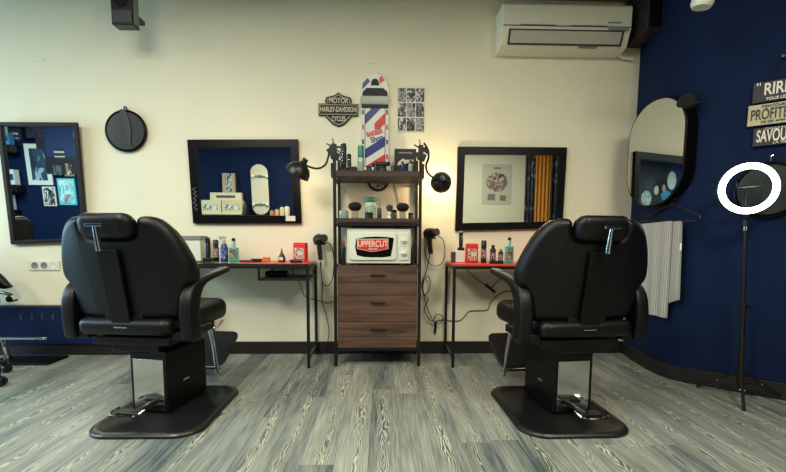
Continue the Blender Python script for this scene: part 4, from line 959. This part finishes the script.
for (px, w, h, col, lab) in ((274, .08, .12, (170, 110, 70), 'low reddish tin right of the skateboard'), (279, .08, .15, (190, 150, 100), 'tan box right of the skateboard'), (284, .085, .20, (196, 180, 140), 'cream bottle on the long shelf'), (289, .09, .22, (206, 196, 170), 'white bottle at the right end of the long shelf'), (249.5, .07, .24, (30, 28, 28), 'black bottle left of the skateboard')):
    bottle('grooming_bottle', lab, 'bottle', (V(px, 216).x, REAR+(.14 if px > 250 else .24), b.z), w/2, h, mat('reflected_%d' % px, col, rough=.5), M_blk, .5, .2)
# poster and curtains, seen in the right mirror
a = V(482.5, 164); b = V(511, 204.5); c = (a+b)/2
t = thing('cream_poster', 'pale poster with a crowded drawing, reflected in the right mirror', 'poster', (c.x, REAR, c.z))
w, h = b.x-a.x, a.z-b.z
B().box((0, .003, 0), (w, .004, h)).done('sheet', mat('poster_sheet', (196, 192, 168), rough=.8), t)
pd = B().sphere((0, .006, .04), 1, 24, (w*.36, .002, h*.24)).done('drawing', pm('print_crowd', [(50, 50, 60), (190, 184, 164), (150, 90, 80), (90, 110, 130)], 11), t)
B().box((-.10, .006, -h*.32), (.14, .003, .12)).box((.12, .006, -h*.34), (.12, .003, .10)).box((0, .006, h*.4), (.14, .003, .03)).done('caption_block', M_grey, t)
def curtain(name, label, x0, x1, m, y, folds):
    z1 = ZC-.08; n = folds*10; A_, C_ = [], []
    bb = B(); rings = []
    for i in range(n+1):
        u = i/n; x = x0+(x1-x0)*u; yy = y+.016*math.sin(u*folds*2*PI); rings.append([(x, yy, .02), (x, yy, z1), (x, yy+.006, z1), (x, yy+.006, .02)])
    bb.ring_loft(rings); o = bb.done(name, m); return tag(o, label, 'curtain')
M_pat = pm('patterned_fabric', [(22, 26, 40), (28, 30, 44), (44, 46, 60), (130, 128, 116)], 5)
xs = [V(p, 190).x for p in (523, 533, 548, 560)]
curtain('patterned_curtain', 'dark patterned curtain left of the orange one, reflected in the right mirror', xs[0], xs[1]-.005, M_pat, REAR+.10, 3)
curtain('orange_curtain', 'orange curtain panel reflected in the right mirror', xs[1], xs[2]-.005, M_gold, REAR+.12, 4)
curtain('patterned_curtain', 'dark patterned curtain right of the orange one, reflected in the right mirror', xs[2], xs[3]+.1, M_pat, REAR+.10, 3)
t = thing('curtain_rail', 'black rail carrying the patterned and orange curtains', 'rail', ((xs[0]+xs[3])/2, REAR+.11, ZC-.07))
B().cyl((-(xs[3]-xs[0])/2-.12, 0, 0), ((xs[3]-xs[0])/2+.14, 0, 0), .012).box((-.3, -.055, 0), (.02, .11, .02)).box((.3, -.055, 0), (.02, .11, .02)).done('rod', M_metalb, t)
# ------------------------------------------------------------------ light
def area(name, loc, size, power, col, rot=(0, 0, 0), sy=None):
    l = bpy.data.lights.new(name, 'AREA'); l.energy = power; l.color = col; l.size = size
    if sy: l.shape = 'RECTANGLE'; l.size_y = sy
    o = bpy.data.objects.new(name, l); COL.objects.link(o); o.location = loc; o.rotation_euler = rot
    return o
area('unseen_ceiling_light', (-1.7, 1.7, ZC-.02), .9, 20, (1, .95, .82), sy=.9)  # ceiling lights here are assumed, placed out of view to light the back wall
area('unseen_ceiling_light', (.1, 1.5, ZC-.02), .9, 20, (1, .94, .80), sy=.9)
area('unseen_ceiling_light', (-4.6, .8, ZC-.02), 1.0, 60, (.95, .95, .85), sy=1)
area('unseen_ceiling_light', (-6.1, .8, ZC-.02), 1.0, 130, (.5, .78, 1), sy=1)  # added cool fill, brightens the rear blue wall for the left mirror
area('assumed_daylight_fill', (-5.0, 2.3, 1.3), 1.2, 62, (.42, .74, 1), (0, -R(90), -R(22)), 1.2)  # added cool fill for the left chair's blue sheen; daylight only assumed, no window
area('unseen_ceiling_light', (1.5, .3, ZC-.02), .9, 56, (1, .94, .80), sy=.8)
area('unseen_ceiling_light', (-1.6, .2, ZC-.02), .9, 72, (1, .94, .80), sy=.9)  # added fill from the camera side, lifts the lower back wall
w = bpy.data.worlds.new('world'); SC.world = w; w.use_nodes = True
w.node_tree.nodes['Background'].inputs[0].default_value = (.55, .68, .8, 1); w.node_tree.nodes['Background'].inputs[1].default_value = .12
SC.view_settings.view_transform = 'Standard'; SC.view_settings.look = 'None'; SC.view_settings.gamma = 1; SC.view_settings.exposure = .42
